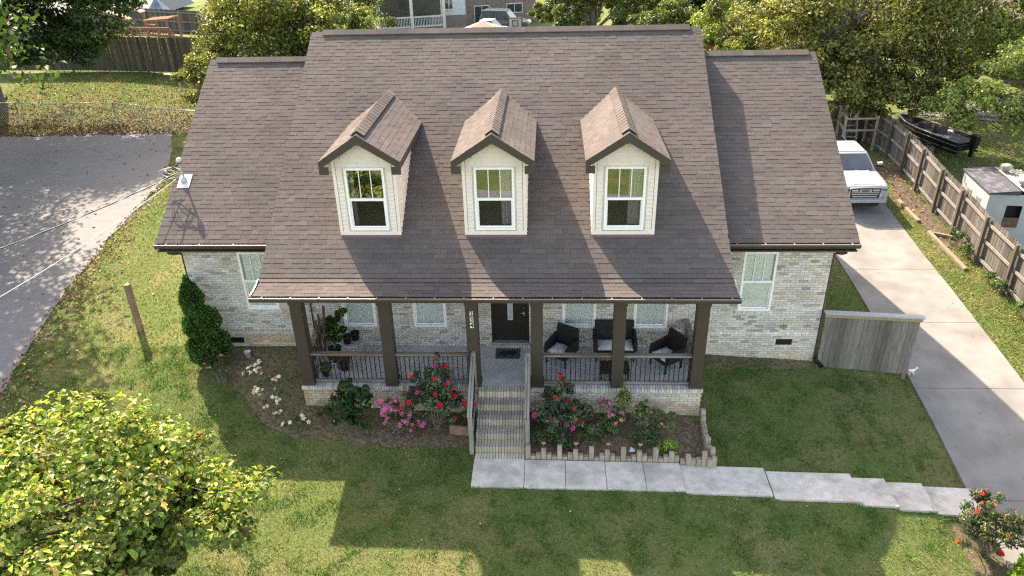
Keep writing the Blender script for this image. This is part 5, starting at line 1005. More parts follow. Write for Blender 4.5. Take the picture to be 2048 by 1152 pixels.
# landscape timbers, stump
M_TIMB = mat('timber', (.22, .17, .115), .9, .3, 6, aniso=(2, .6, 2))
for lab, p, q in (('pale landscape timber on the grass near the fence', (13.2, 9.3, .0), (13.45, 7.0, -.35)), ('landscape timber end piece touching the fence', (13.3, 9.2, .02), (13.95, 9.0, -.02)), ('half-buried timber in the fence soil strip', (13.05, 11.6, .2), (13.15, 10.0, .02))):
    p, q = [Vector((v[0], v[1], h1(v[0], v[1])+.05)) for v in (p, q)]; props(MB().beam(p, q, .13, .13).build('landscape_timber', M_TIMB, bevel=.02), lab, 'timber', 'landscape timbers by the fence')
x, y = 16.4, 16.9; z = h1(x, y); props(MB().lathe([(.24, -.05), (.19, .1), (.18, .42)], (x, y, z), 12).build('tree_stump', M_BARK), 'short grey tree stump on the neighbour lawn', 'stump')
# white animal figurine by the panel
fx, fy = 9.72, 1.86; fz = float(drive_z(fy))+.002; fg = thing('dog_figurine', 'small white spotted dog figurine beside the privacy panel', 'figurine', (fx, fy, fz)); fg.scale = (.66,)*3
mb = MB(); mb.loft([[(fx+u, fy+r*math.cos(t)*.9, fz+.15+zz+r*math.sin(t)) for t in (2*PI*k/8 for k in range(8))] for u, r, zz in ((-.13, .02, 0), (-.11, .06, 0), (0, .065, .01), (.09, .06, .03), (.13, .035, .08), (.16, .05, .13), (.2, .05, .14), (.24, .02, .12))])
for u in (-.09, .08):
    for s in (-1, 1): mb.tube([(fx+u, fy+s*.04, fz+.13), (fx+u+.01, fy+s*.045, fz)], [.025, .018], 6)
mb.tube([(fx-.12, fy, fz+.18), (fx-.18, fy, fz+.27)], [.015, .008], 5); mb.build('body', mat('white_glaze', (.8, .8, .82), .35, .03), fg, smooth=True)
mb = MB()
for u, v, zz in ((.17, -.048, .3), (-.03, -.058, .18), (.22, -.03, .27), (-.1, -.05, .14)): mb.lathe([(.003, -.016), (.014, 0), (.003, .016)], (fx+u, fy+v, fz+zz), 8)
mb.build('dark_spot', M_BLACK, fg)
# ---------------------------------------------------------------- pickup truck (front towards -y)
M_WPAINT = mat('white_paint', (.33, .345, .37), .25, .03, 3, spec=.5); M_CHR = mat('chrome', (.46, .47, .49), .25, .1, 20, metal=.35, spec=.6); M_TYRE = mat('tyre', (.018, .018, .018), .8, .1); M_AUTOG = mat('auto_glass', (.05, .062, .068), .08, .4, 2.5, spec=1.); M_LAMP = mat('lamp_lens', (.14, .15, .165), .08, .3, 20, spec=.8); M_GRL = mat('grille_black', (.01, .01, .01), .4, 0)  # auto glass: mottled grey-blue base colour stands in for a cloudy sky reflection
TRUCK_S = .85
tk = thing('pickup_truck', 'white pickup truck with chrome grille parked on the concrete driveway', 'truck', (11.36, 10.72, float(drive_z(11.0))), math.radians(2), world=False, scale=TRUCK_S); tk.rotation_euler = (math.radians(3.0), 0, math.radians(1.0))
def ring(y, w_, zb, zt, ch, cb=.08, lean=0):
    return [(-w_+cb, y, zb), (w_-cb, y, zb), (w_, y, zb+cb), (w_, y, zt-ch*1.2), (w_-ch*.45, y, zt-ch*.35), (w_-ch*1.3, y, zt), (-w_+ch*1.3, y, zt), (-w_+ch*.45, y, zt-ch*.35), (-w_, y, zt-ch*1.2), (-w_, y, zb+cb)]
MB().loft([ring(-.02, .90, .5, 1.16, .1), ring(.06, .98, .45, 1.2, .12), ring(.35, 1.02, .42, 1.27, .14), ring(1.3, 1.03, .40, 1.33, .14), ring(1.55, 1.03, .40, 1.33, .12), ring(3.6, 1.03, .40, 1.33, .1), ring(3.75, 1.03, .40, 1.34, .08), ring(5.7, 1.02, .45, 1.36, .07), ring(5.78, .99, .5, 1.34, .07)]).build('body', M_WPAINT, tk, bevel=.02, smooth=True)
MB().hexa([(-.5, .12, 1.2), (.5, .12, 1.2), (.62, 1.3, 1.3), (-.62, 1.3, 1.3), (-.46, .16, 1.245), (.46, .16, 1.245), (.58, 1.32, 1.375), (-.58, 1.32, 1.375)]).build('hood_bulge', M_WPAINT, tk, bevel=.03)
cab = MB(); W0, W1 = .94, .70
cab.hexa([(-W0, 1.42, 1.3), (W0, 1.42, 1.3), (W0, 3.75, 1.32), (-W0, 3.75, 1.32), (-W1, 2.15, 1.9), (W1, 2.15, 1.9), (W1+.02, 3.55, 1.9), (-W1-.02, 3.55, 1.9)]); cabo = cab.build('cab', M_WPAINT, tk, bevel=.06, smooth=True)
MB().loft([[(-.66, y, z), (.66, y, z), (.6, y, z+.03), (-.6, y, z+.03)] for y, z in ((2.2, 1.893), (2.6, 1.905), (3.2, 1.905), (3.5, 1.89))]).build('roof_panel', M_WPAINT, tk, bevel=.01)
def lerp3(a, b, t): return tuple(a[i]+(b[i]-a[i])*t for i in range(3))
BL, BR, TR, TL = (-W0, 1.42, 1.3), (W0, 1.42, 1.3), (W1, 2.15, 1.9), (-W1, 2.15, 1.9)
def onws(u, v): q = lerp3(lerp3(BL, BR, u), lerp3(TL, TR, u), v); return (q[0], q[1]-.012, q[2]+.012)
MB().quad(onws(.055, .06), onws(.945, .06), onws(.945, .9), onws(.055, .9)).build('windshield', M_AUTOG, tk)
MB().beam(onws(.2, .05), onws(.5, .1), .02, .02).beam(onws(.6, .05), onws(.9, .1), .02, .02).build('wiper', M_BLACK, tk)
for s in (-1, 1):
    f = lambda y, z: (s*(W0-(W0-W1)*(z-1.3)/.6+.012), y, z)
    MB().quad(f(1.95, 1.42), f(2.62, 1.42), f(2.62, 1.8), f(2.2, 1.8)).build('side_window', M_AUTOG, tk); MB().quad(f(2.72, 1.42), f(3.45, 1.42), f(3.4, 1.8), f(2.72, 1.8)).build('side_window', M_AUTOG, tk)
    mr = MB().hexa([(s*1.08, 1.72, 1.33), (s*1.3, 1.74, 1.33), (s*1.3, 1.86, 1.33), (s*1.08, 1.86, 1.33), (s*1.08, 1.72, 1.52), (s*1.3, 1.74, 1.55), (s*1.3, 1.86, 1.55), (s*1.08, 1.86, 1.52)]).beam((s*.92, 1.8, 1.38), (s*1.1, 1.8, 1.42), .08, .06).build('mirror', M_BLACK, tk, bevel=.02)
    MB().hexa([(s*1.085, 1.71, 1.44), (s*1.305, 1.73, 1.44), (s*1.305, 1.87, 1.44), (s*1.085, 1.87, 1.44), (s*1.085, 1.71, 1.535), (s*1.305, 1.73, 1.565), (s*1.305, 1.87, 1.565), (s*1.085, 1.87, 1.535)]).build('mirror_cap', M_CHR, mr, bevel=.015)
    hl = MB().hexa([(s*.60, -.05, .95), (s*.985, .06, .97), (s*.985, .2, .97), (s*.6, .1, .95), (s*.60, -.05, 1.13), (s*.995, .08, 1.15), (s*.985, .2, 1.15), (s*.6, .1, 1.13)]).build('headlight', M_LAMP, tk, bevel=.015)
    MB().box(min(s*.66, s*.9), max(s*.66, s*.9), -.062 if 0 else -.04, -.02, 1.02, 1.06).build('light_bar', M_BLACK, hl)
    MB().hexa([(s*.78, -.06, .66), (s*1.0, .04, .66), (s*1.0, .15, .66), (s*.78, .1, .66), (s*.82, -.06, .86), (s*1.0, .04, .9), (s*1.0, .15, .9), (s*.82, .1, .86)]).build('fog_light', M_CHR, tk, bevel=.01)
    for y in (.98, 4.62):
        q = MB(); prof = [(.2, -.13), (.36, -.13), (.405, -.09), (.405, .09), (.36, .13), (.2, .13)]; n = 24
        q.loft([[(s*.88+p[1], y+p[0]*math.cos(2*PI*k/n), .405+p[0]*math.sin(2*PI*k/n)) for k in range(n)] for p in prof], cap=False); wh = q.build('wheel', M_TYRE, tk, smooth=True)
        q = MB(); q.loft([[(s*(.88+v), y+r*math.cos(2*PI*k/n), .405+r*math.sin(2*PI*k/n)) for k in range(n)] for r, v in ((.24, .10), (.2, .12), (.06, .09))]); q.build('rim', M_CHR, wh, smooth=True)
gr = MB().hexa([(-.60, -.055, .70), (.60, -.055, .70), (.56, .02, .70), (-.56, .02, .70), (-.62, -.055, 1.14), (.62, -.055, 1.14), (.58, .02, 1.14), (-.58, .02, 1.14)]).build('grille', M_GRL, tk)
for z0, z1, e in ((.745, .785, .50), (.84, .88, .55), (.925, .955, .56)): MB().hexa([(-e, -.085, z0), (e, -.085, z0), (e, -.05, z0), (-e, -.05, z0), (-e-.02, -.085, z1), (e+.02, -.085, z1), (e+.02, -.05, z1), (-e-.02, -.05, z1)]).build('chrome_bar', M_CHR, gr, bevel=.006)
for s in (-1, 1): MB().box(min(s*.3, s*.58), max(s*.3, s*.58), -.085, -.05, 1.0, 1.075).build('chrome_bar', M_CHR, gr, bevel=.006)
MB().tube([(-.62, -.08, .68), (-.66, -.07, 1.0), (-.64, -.08, 1.155), (0, -.085, 1.17), (.64, -.08, 1.155), (.66, -.07, 1.0), (.62, -.08, .68)], .022, 8).build('surround', M_CHR, gr, smooth=True)
MB().box(-.25, .25, -.1, -.05, .965, 1.09).build('emblem_plate', M_CHR, gr, bevel=.01)
cu = bpy.data.curves.new('emblem', 'FONT'); cu.body = 'GMC'; cu.size = .15; cu.align_x = 'CENTER'; cu.align_y = 'CENTER'; cu.extrude = .008; cu.offset = .006; cu.space_character = 1.15; cu.materials.append(mat('emblem_red', (.28, .012, .015), .35, 0)); o = text_obj('emblem', cu); o.rotation_euler = (PI/2, 0, 0); o.location = (0, -.112, 1.027); link(o, gr)
bp = MB().loft([[(-x, y, z0), (x, y, z0), (x, y, z1), (-x, y, z1)] for x, y, z0, z1 in ((.80, -.13, .48, .63), (.95, -.1, .47, .64), (1.02, .05, .46, .64), (1.03, .3, .46, .62))]).build('bumper', M_WPAINT, tk, bevel=.02)
MB().hexa([(-.6, -.14, .36), (.6, -.14, .36), (.7, .05, .36), (-.7, .05, .36), (-.66, -.145, .5), (.66, -.145, .5), (.75, .05, .5), (-.75, .05, .5)]).build('air_dam', M_GRL, bp, bevel=.01)
for s in (-1, 1): MB().tube([(s*.80, .06, 1.185), (s*.86, .4, 1.262), (s*.88, 1.0, 1.318), (s*.88, 1.42, 1.336)], .008, 4).build('hood_seam', M_BLACK, tk); MB().beam((s*1.036, 1.62, 1.28), (s*1.036, 1.62, .5), .012, .012).build('door_seam', M_BLACK, tk); MB().beam((s*1.036, 2.68, 1.28), (s*1.036, 2.68, .5), .012, .012).build('door_seam', M_BLACK, tk); MB().box(min(s*1.03, s*1.05), max(s*1.03, s*1.05), 2.35, 2.58, 1.02, 1.06).build('door_handle', M_CHR, tk)
MB().tube([(-.8, .03, 1.175), (0, -.02, 1.178), (.8, .03, 1.175)], .008, 4).build('hood_seam', M_BLACK, tk); MB().box(-.95, .95, 1.3, 1.40, 1.322, 1.336).build('cowl', M_GRL, tk)
MB().box(-.88, .88, 3.85, 5.68, 1.355, 1.372).build('bed_cover', M_BLACK, tk)
# wooden rack and junk behind the truck
M_RACK = mat('rack_wood', (.30, .25, .20), .9, .3, 7); rk_ = thing('wooden_rack', 'weathered wooden rack frame behind the pickup truck', 'rack', (13.3, 17.0, .5)); zz = h1(13.3, 17.0)
for a, b in (((12.2, 14.0, 0), (12.2, 14.0, 1.5)), ((13.5, 14.0, 0), (13.5, 14.0, 1.5)), ((12.4, 15.3, 0), (12.4, 15.3, 1.7)), ((13.6, 15.3, 0), (13.6, 15.3, 1.7)), ((12.2, 14.0, 1.4), (13.5, 14.0, 1.4)), ((12.2, 14.0, .9), (13.5, 14.0, .9)), ((12.4, 15.3, 1.6), (13.6, 15.3, 1.6)), ((12.2, 14, 1.4), (12.4, 15.3, 1.6)), ((13.5, 14, 1.4), (13.6, 15.3, 1.6)), ((12.6, 14.1, 1.45), (13.3, 15.2, 1.62)), ((12.2, 14, .9), (12.4, 15.3, 1.0)), ((12.3, 14.9, 1.2), (12.25, 14.2, 1.9))): MB().beam(Vector(a)+Vector((.35, 2.6, zz)), Vector(b)+Vector((.35, 2.6, zz)), .09, .06).build('bar', M_RACK, rk_)
ldr = thing('wooden_ladder', 'grey ladder leaning on the wooden rack', 'ladder', (13.4, 18.2, .5)); 
for s in (-.25, .25): MB().beam((13.4+s, 17.9, zz+.1), (13.4+s, 18.5, zz+2.0), .07, .04).build('side_rail', M_STEEL, ldr)
for k in range(8): t = (k+.5)/8; MB().beam((13.15, 17.9+.6*t, zz+.1+1.9*t), (13.65, 17.9+.6*t, zz+.1+1.9*t), .04, .05).build('rung', M_STEEL, ldr)
# ---------------------------------------------------------------- neighbour: boat, trailer, shed, utility trailer
M_HULL = mat('hull_black', (.014, .018, .03), .25, .05, spec=.6); M_DECK = mat('boat_deck', (.12, .13, .14), .8, .3, 6); bt = thing('fishing_boat', 'black fishing boat on a trailer beyond the fence', 'boat', (17.25, 18.5, .1), math.radians(20), world=False, scale=.8)
def hull(yo, wt, wb, zb, zt): return [(-wt, yo, zt), (-wb, yo, zb), (wb, yo, zb), (wt, yo, zt), (wt-.08, yo, zt), (wb-.06, yo, zb+.3), (-wb+.06, yo, zb+.3), (-wt+.08, yo, zt)]
sec = [(-2.4, .82, .62, .55, 1.05), (-1, .85, .62, .53, 1.07), (.5, .82, .55, .53, 1.1), (1.5, .66, .38, .58, 1.15), (2.3, .34, .16, .72, 1.22), (2.62, .13, .09, .95, 1.26)]
MB().loft([hull(*[q[0], q[1], q[2], q[3], q[4]]) for q in sec]).build('hull', M_HULL, bt, bevel=.01)
gw = MB()
for s in (-1, 1): gw.tube([(s*q[1], q[0], q[4]+.01) for q in sec], .03, 6); gw.tube([(s*(q[1]+.006), q[0], q[4]-.2) for q in sec[:4]], .018, 5)
gw.build('gunwale', mat('silver_trim', (.5, .51, .52), .35, .1, metal=.5), bt)
MB().hexa([(-.6, -2.2, .9), (.6, -2.2, .9), (.55, 1.4, .95), (-.55, 1.4, .95), (-.6, -2.2, .96), (.6, -2.2, .96), (.55, 1.4, 1.0), (-.55, 1.4, 1.0)]).build('deck', M_DECK, bt)
[MB().box(-.28, .28, q0, q0+.45, .96, q1).build('seat', mat('boat_seat', (.05, .05, .055), .6, .2), bt) for q0, q1 in ((-.6, 1.35), (.5, 1.25))]
om = MB().hexa([(-.16, -2.85, .75), (.16, -2.85, .75), (.16, -2.45, .75), (-.16, -2.45, .75), (-.18, -2.9, 1.45), (.18, -2.9, 1.45), (.16, -2.5, 1.5), (-.16, -2.5, 1.5)]).build('outboard_motor', M_GRL, bt, bevel=.05); MB().box(-.06, .06, -2.75, -2.55, .25, .76).build('motor_leg', M_GRL, om)
tr_ = thing('boat_trailer', 'black trailer carrying the fishing boat', 'trailer', (17.25, 18.5, .1), math.radians(20), world=False, scale=.8)
MB().beam((-.7, -2.4, .42), (-.6, 1.2, .42), .08, .1).beam((.7, -2.4, .42), (.6, 1.2, .42), .08, .1).beam((-.6, 1.2, .42), (0, 3.3, .45), .08, .1).beam((.6, 1.2, .42), (0, 3.3, .45), .08, .1).beam((-.95, -.8, .35), (.95, -.8, .35), .07, .07).build('frame', M_GRL, tr_)
for s in (-1, 1):
    n = 20; q = MB(); q.loft([[(s*1.0+v, -.8+r*math.cos(2*PI*k/n), .3+r*math.sin(2*PI*k/n)) for k in range(n)] for r, v in ((.16, -.09), (.27, -.09), (.3, -.05), (.3, .05), (.27, .09), (.16, .09))]); wh = q.build('wheel', M_TYRE, tr_, smooth=True)
    q = MB(); q.loft([[(s*1.08+s*v, -.8+r*math.cos(2*PI*k/n), .3+r*math.sin(2*PI*k/n)) for k in range(n)] for r, v in ((.17, 0), (.13, .03), (.04, .02))]); q.build('rim', M_STEEL, wh, smooth=True)
# shed
SHX, SHY = 16.28, 10.85
sh_ = thing('white_shed', 'narrow white shed with half shingle, half metal roof', 'shed', (SHX, SHY, -.92), math.radians(-7), world=False)
M_SHW = mat('shed_white', (.36, .37, .39), .6, .06, 4, .15, 30); sw_, sl_ = .95, 1.2; zt = 2.15
HD = (-.32, .18, .95, 1.75)
mb = MB(); panel(mb, -sw_, sw_, -.1, zt, -sl_, [HD]); mb.quad((-sw_, -sl_, -.1), (-sw_, -sl_, zt), (-sw_, sl_, zt), (-sw_, sl_, -.1)); mb.quad((sw_, -sl_, -.1), (sw_, sl_, -.1), (sw_, sl_, zt), (sw_, -sl_, zt)); mb.quad((-sw_, sl_, -.1), (-sw_, sl_, zt), (sw_, sl_, zt), (sw_, sl_, -.1))
mb.build('wall', M_SHW, sh_); MB().quad((-.5, -sl_+.25, .5), (.4, -sl_+.25, .5), (.4, -sl_+.25, 2), (-.5, -sl_+.25, 2)).build('interior', M_DARK, sh_)
MB().box(HD[0], HD[1], -sl_-.015, -sl_+.02, HD[2], HD[2]+.36).build('plank_panel', mat('brown_plank', (.13, .075, .05), .8, .4, 8), sh_)
MB().beam((HD[0], -sl_-.02, HD[2]-.02), (HD[1], -sl_-.02, HD[2]-.02), .04, .04).build('opening_sill', M_SHW, sh_)
for yy in (-.45, .4): w_ = MB().box(-sw_-.02, -sw_+.02, yy-.2, yy+.2, 1.5, 1.78).build('window', M_SHW, sh_); MB().box(-sw_-.025, -sw_-.02, yy-.16, yy+.16, 1.53, 1.75).build('pane', mat('mesh_pane', (.19, .18, .16), .6, .3, 30), w_)
mb = MB(); SG = [(.06, .063, .075), (.085, .088, .10), (.11, .112, .125), (.07, .072, .082)]
slope = lambda x: zt+.06-.04*(x+sw_)
mb.hexa([(-sw_-.05, -sl_-.06, zt), (-.02, -sl_-.06, zt), (-.02, sl_+.06, zt), (-sw_-.05, sl_+.06, zt), (-sw_-.05, -sl_-.06, zt+.05), (-.02, -sl_-.06, zt+.16), (-.02, sl_+.06, zt+.16), (-sw_-.05, sl_+.06, zt+.05)], SG[0]); sr = mb.build('roof', mat('grey_shingle', (1, 1, 1), .9, .2, 30, .5, 150, tint=True), sh_)
for i in range(6):
    y = -sl_-.07
    while y < sl_+.05:
        wd = random.uniform(.14, .3); b = min(y+wd, sl_+.07); x0 = -sw_-.06+i*.14; u = lambda x: zt+.05+.11*(x+sw_+.05)/(sw_+.03); x1 = min(x0+.155, -.02)
        MB().hexa([(x0, y, u(x0)), (x0, b-.004, u(x0)), (x1, b-.004, u(x1)), (x1, y, u(x1)), (x0, y, u(x0)+.014), (x0, b-.004, u(x0)+.014), (x1, b-.004, u(x1)+.003), (x1, y, u(x1)+.003)], SG[random.randrange(4)]).build('shingle', MT['grey_shingle'], sr); y = b
mb = MB(); n = 34; zz_ = []
for j in range(n+1): x = -.02+(sw_+.07)*j/n; zz_.append((x, zt+.17-.10*(j/n)+.016*math.cos(j*PI/2)))
for (x0, z0), (x1, z1) in zip(zz_[:-1], zz_[1:]): mb.quad((x0, -sl_-.08, z0), (x1, -sl_-.08, z1), (x1, sl_+.08, z1), (x0, sl_+.08, z0))
mb.build('corrugated_roof', mat('corrugated', (.30, .28, .26), .5, .2, 6, metal=.3), sh_)
for yy in (-.8, .75):
    v = MB().lathe([(.1, 0), (.1, .1), (.17, .14), (.2, .2), (.18, .27), (.1, .31), (.01, .32)], (.2, yy, zt+.14), 18).build('turbine_vent', mat('turbine', (.30, .29, .27), .6, .3, 15), sh_, smooth=True); q = MB()
    for k in range(18): a = 2*PI*k/18; q.beam((.2+.18*math.cos(a), yy+.18*math.sin(a), zt+.28), (.2+.19*math.cos(a+.15), yy+.19*math.sin(a+.15), zt+.41), .012, .03)
    q.build('vane', M_STEEL, v)
ut = thing('utility_trailer', 'black mesh utility trailer at the right edge', 'trailer', (20.6, 11.2, -.2), math.radians(25), world=False)
mb = MB()
for a, b in (((-1, -1.5, .5), (1, -1.5, .5)), ((-1, 1.5, .5), (1, 1.5, .5)), ((-1, -1.5, .5), (-1, 1.5, .5)), ((1, -1.5, .5), (1, 1.5, .5)), ((-1, -1.5, .85), (-1, 1.5, .85)), ((1, -1.5, .85), (1, 1.5, .85)), ((-1, 1.5, .5), (-1, 1.6, 1.7)), ((1, 1.5, .5), (1, 1.6, 1.7)), ((-1, 1.6, 1.7), (1, 1.6, 1.7)), ((-1, -1.5, .85), (1, -1.5, .85)), ((-1, -1.5, .5), (-1, -1.5, .85)), ((1, -1.5, .5), (1, -1.5, .85))): mb.beam(a, b, .05, .05)
for k in range(9): mb.beam((-1, -1.4+k*.35, .5), (1, -1.4+k*.35, .5), .025, .025)
mb.build('frame', M_GRL, ut)
for s in (-1, 1): MB().loft([[(s*1.1+v, r*math.cos(2*PI*k/16), .32+r*math.sin(2*PI*k/16)) for k in range(16)] for r, v in ((.15, -.08), (.3, -.08), (.3, .08), (.15, .08))]).build('wheel', M_TYRE, ut)
rb = thing('upturned_boat', 'white and red upturned dinghy at the right frame edge', 'boat', (19.0, 9.9, -.3), math.radians(-55), world=False)
MB().loft([[(-a, y, 0), (-a*.9, y, h*.5), (-a*.4, y, h), (a*.4, y, h), (a*.9, y, h*.5), (a, y, 0)] for y, a, h in ((-1.1, .3, .35), (-.5, .55, .55), (.5, .6, .6), (1.2, .35, .5), (1.5, .05, .3))]).build('hull', mat('dinghy_white', (.66, .66, .66), .4, .1), rb, smooth=True)
MB().tube([(-.62, .5, .1), (-.57, -.5, .1), (-.32, -1.1, .08)], .05, 6).tube([(.62, .5, .1), (.57, -.5, .1), (.32, -1.1, .08)], .05, 6).build('rub_rail', mat('dinghy_red', (.3, .05, .04), .5, .2), rb)
pv = [(18.2, 23.5), (22.5, 21.5), (25.5, 15.5), (29, 17), (27, 24), (20, 26)]; sheet('neighbour_drive', pv, M_ASPH, .03, .6, .05)
o = MB().hexa([(14.9, 11.2, h1(15.5, 12)), (17.0, 10.9, h1(15.5, 12)), (17.0, 12.6, h1(15.5, 12)), (14.9, 12.9, h1(15.5, 12)), (14.9, 11.2, .12), (17.0, 10.9, .12), (17.0, 12.6, .16), (14.9, 12.9, .16)]).build('tarp_pad', mat('tan_tarp', (.36, .32, .2), .85, .25, 4)); props(o, 'tan tarp covered pad behind the white shed', 'tarp')
# ---------------------------------------------------------------- far background
M_SIDW = mat('white_lap', (.72, .74, .73), .6, .05, 4); M_FBRICK = mat('far_brick', (.27, .20, .165), .9, .3, 9, .4, 40, c2=(.34, .27, .23)); M_TRIMW = mat('porch_white', (.70, .68, .62), .6, .05)
M_SCRN = glass_mat('insect_screen', (.28, .29, .29), .03, .5)
bh = thing('neighbour_house', 'brick and white-sided house with screened porch behind the main ridge', 'house', (-16.75, 62, 0), math.radians(17), world=False); GZ = -1.3
MB().box(6.7, 9.2, 2.5, 9, -.7, 4.5).build('upper_wall', M_SIDW, bh); MB().box(6.65, 9.3, 2.45, 9, GZ-2, -.7).build('lower_wall', M_FBRICK, bh)
for k in range(14): MB().hexa([(6.7, 2.46, -.7+k*.19), (9.2, 2.46, -.7+k*.19), (9.2, 2.5, -.7+k*.19), (6.7, 2.5, -.7+k*.19), (6.7, 2.49, -.51+k*.19), (9.2, 2.49, -.51+k*.19), (9.2, 2.5, -.51+k*.19), (6.7, 2.5, -.51+k*.19)]).build('siding_plank', M_SIDW, bh)
MB().box(9.3, 17.5, 5, 12, GZ-2, .6).build('wing_wall', M_FBRICK, bh); MB().box(9.25, 17.6, 4.95, 12, .6, 4).build('wing_siding', M_SIDW, bh)
def bwin(x0, x1, z0, z1, Y):
    w_ = MB().box(x0, x1, Y-.06, Y, z0, z1).build('window', M_WHITE, bh); n = 2
    for i in range(n): a = x0+.07+(x1-x0-.07)*i/n; MB().box(a, a+(x1-x0-.07)/n-.07, Y-.07, Y-.061, z0+.08, z1-.08).build('pane', M_AUTOG, w_)
bwin(7.0, 7.9, -.15, 1.4, 2.44); bwin(10.6, 12.3, -2.2, -.25, 4.98); bwin(14.2, 16.0, -1.2, -.2, 4.98)
MB().prism([(1.8, 4), (13, 4), (7.4, 7)], 0, 6, 18).build('roof', M_RSH, bh)
for x in (0, 3.25, 6.5): MB().box(x-.15, x+.15, 0, .25, GZ-.6, 3).build('porch_post', M_TRIMW, bh)
for y in (1.1, 2.3): MB().box(-.1, .1, y-.06, y+.06, GZ-.6, 3).build('porch_post', M_TRIMW, bh)
MB().box(.15, 6.35, .06, .2, GZ-.02, GZ+.1).build('bottom_rail', M_TRIMW, bh); MB().box(.15, 6.35, .04, .22, GZ+.88, GZ+1.02).build('porch_rail', M_TRIMW, bh)
for k in range(40): x = .3+k*.155; MB().box(x, x+.05, .1, .15, GZ+.1, GZ+.9).build('baluster', M_TRIMW, bh)
MB().quad((0, .3, GZ), (0, 2.4, GZ), (0, 2.4, 3), (0, .3, 3)).build('porch_side_screen', M_SCRN, bh)
MB().box(-.05, .05, .2, 2.4, GZ+.9, GZ+1.0).build('screen_bar', M_TRIMW, bh)
MB().quad((.15, .18, GZ+1.0), (6.35, .18, GZ+1.0), (6.35, .18, 3), (.15, .18, 3)).build('screen', M_SCRN, bh)
MB().box(-.1, 6.6, 2.5, 2.8, GZ-.5, 3).build('porch_back_wall', mat('porch_wall', (.30, .275, .25), .8, .3, 2), bh); MB().box(-.3, 6.7, -.1, 2.7, 3, 3.3).build('porch_roof', M_TRIMW, bh); MB().box(-.2, 6.6, .02, 2.6, GZ-.8, GZ-.03).build('porch_deck', mat('deck', (.2, .18, .16), .8, .2), bh)
MB().box(2.3, 3.0, 2.4, 2.48, .3, 1.2).build('porch_picture', M_GRL, bh); MB().box(4.0, 5.4, 1.6, 2.3, GZ, GZ+.95).build('porch_sofa', M_GRL, bh, bevel=.1); MB().box(1.0, 1.9, 1.5, 2.2, GZ, GZ+1.0).build('porch_chair', M_GRL, bh, bevel=.1)
# parked cars on the neighbour's drive
def car(name, label, x, y, rz, L, W, Hh, paint, suv):
    t = thing(name, label, 'car', (x, y, -1.25), rz, world=False); h2 = Hh*.56
    def rg(xx, w_, zb, zt, ch=.1): return [(xx, -w_, zb), (xx, w_, zb), (xx, w_, zt-ch), (xx, w_-ch, zt), (xx, -w_+ch, zt), (xx, -w_, zt-ch)]
    MB().loft([rg(-L/2, W*.42, .4, h2*.85), rg(-L/2+.15, W*.48, .3, h2), rg(-L*.2, W*.5, .28, h2*1.02), rg(L*.25, W*.5, .28, h2), rg(L/2-.2, W*.47, .3, h2*.88), rg(L/2, W*.4, .4, h2*.7)]).build('body', paint, t, bevel=.04, smooth=True)
    xr = -L/2+.1 if suv else -L*.34; xf = L*.2
    MB().hexa([(xr, -W*.45, h2-.05), (xf, -W*.45, h2-.05), (xf, W*.45, h2-.05), (xr, W*.45, h2-.05), (xr+(.25 if suv else .6), -W*.36, Hh-.05), (xf-.65, -W*.36, Hh-.05), (xf-.65, W*.36, Hh-.05), (xr+(.25 if suv else .6), W*.36, Hh-.05)]).build('glasshouse', M_AUTOG, t, bevel=.05)
    MB().box(xr+(.2 if suv else .6), xf-.6, -W*.37, W*.37, Hh-.06, Hh).build('roof', paint, t, bevel=.03)
    for s in (-1, 1):
        if suv: MB().tube([(xr+.4, s*W*.33, Hh+.04), (xf-.8, s*W*.33, Hh+.04)], .025, 6).build('roof_rail', M_CHR, t)
        MB().beam((xr+(xf-xr)*.5, s*W*.455, h2), (xr+(xf-xr)*.5, s*W*.365, Hh-.05), .1, .02).build('pillar', paint, t)
        for xx in (-L*.31, L*.31): MB().loft([[(xx+r*math.cos(2*PI*k/16), s*W*.46+v, .34+r*math.sin(2*PI*k/16)) for k in range(16)] for r, v in ((.18, -.1), (.34, -.1), (.34, .1), (.18, .1))]).build('wheel', M_TYRE, t)
    return t
car('parked_suv', 'dark grey sport utility car with roof rails before the brick house', -4.2, 60.5, math.radians(-14), 4.9, 1.95, 1.8, mat('suv_paint', (.05, .055, .06), .25, .02, spec=.6), True)
car('parked_sedan', 'white sedan parked in front of the dark car', -5.3, 56.8, math.radians(-14), 4.4, 1.8, 1.5, mat('sedan_paint', (.55, .58, .6), .2, .02, spec=.6), False)
gz = thing('canopy_tent', 'tan peaked canopy top just above the main ridge', 'canopy', (-5.2, 47, -1)); ap = (-5.25, 47.2, 1.6)
MB().add([(-7.0, 45.6, .8), (-3.4, 45.6, .8), (-3.4, 48.8, .8), (-7.0, 48.8, .8), ap], [(0, 1, 4), (1, 2, 4), (2, 3, 4), (3, 0, 4)]).build('canopy', mat('tan_canvas', (.24, .19, .155), .85, .1, 3), gz)
for x, y in ((-6.9, 45.7), (-3.5, 45.7), (-3.5, 48.7), (-6.9, 48.7)): MB().box(x-.04, x+.04, y-.04, y+.04, -1.2, .85).build('pole', M_STEEL, gz)
HX, HZ = -2.78, .95
bb = thing('basketball_hoop', 'basketball hoop with white framed backboard behind the main ridge', 'hoop', (HX, 50, -1)); MB().box(HX-.55, HX+.55, 50, 50.05, HZ-.38, HZ+.38).build('backboard', mat('clear_board', (.42, .43, .45), .3, .05), bb)
for a in ((-.6, -.53, -.42, .42), (.53, .6, -.42, .42), (-.6, .6, -.43, -.37), (-.6, .6, .37, .43), (-.24, -.19, -.25, .2), (.19, .24, -.25, .2), (-.24, .24, .16, .2)): MB().box(HX+a[0], HX+a[1], 49.95, 50.06, HZ+a[2], HZ+a[3]).build('frame', M_GRL, bb)
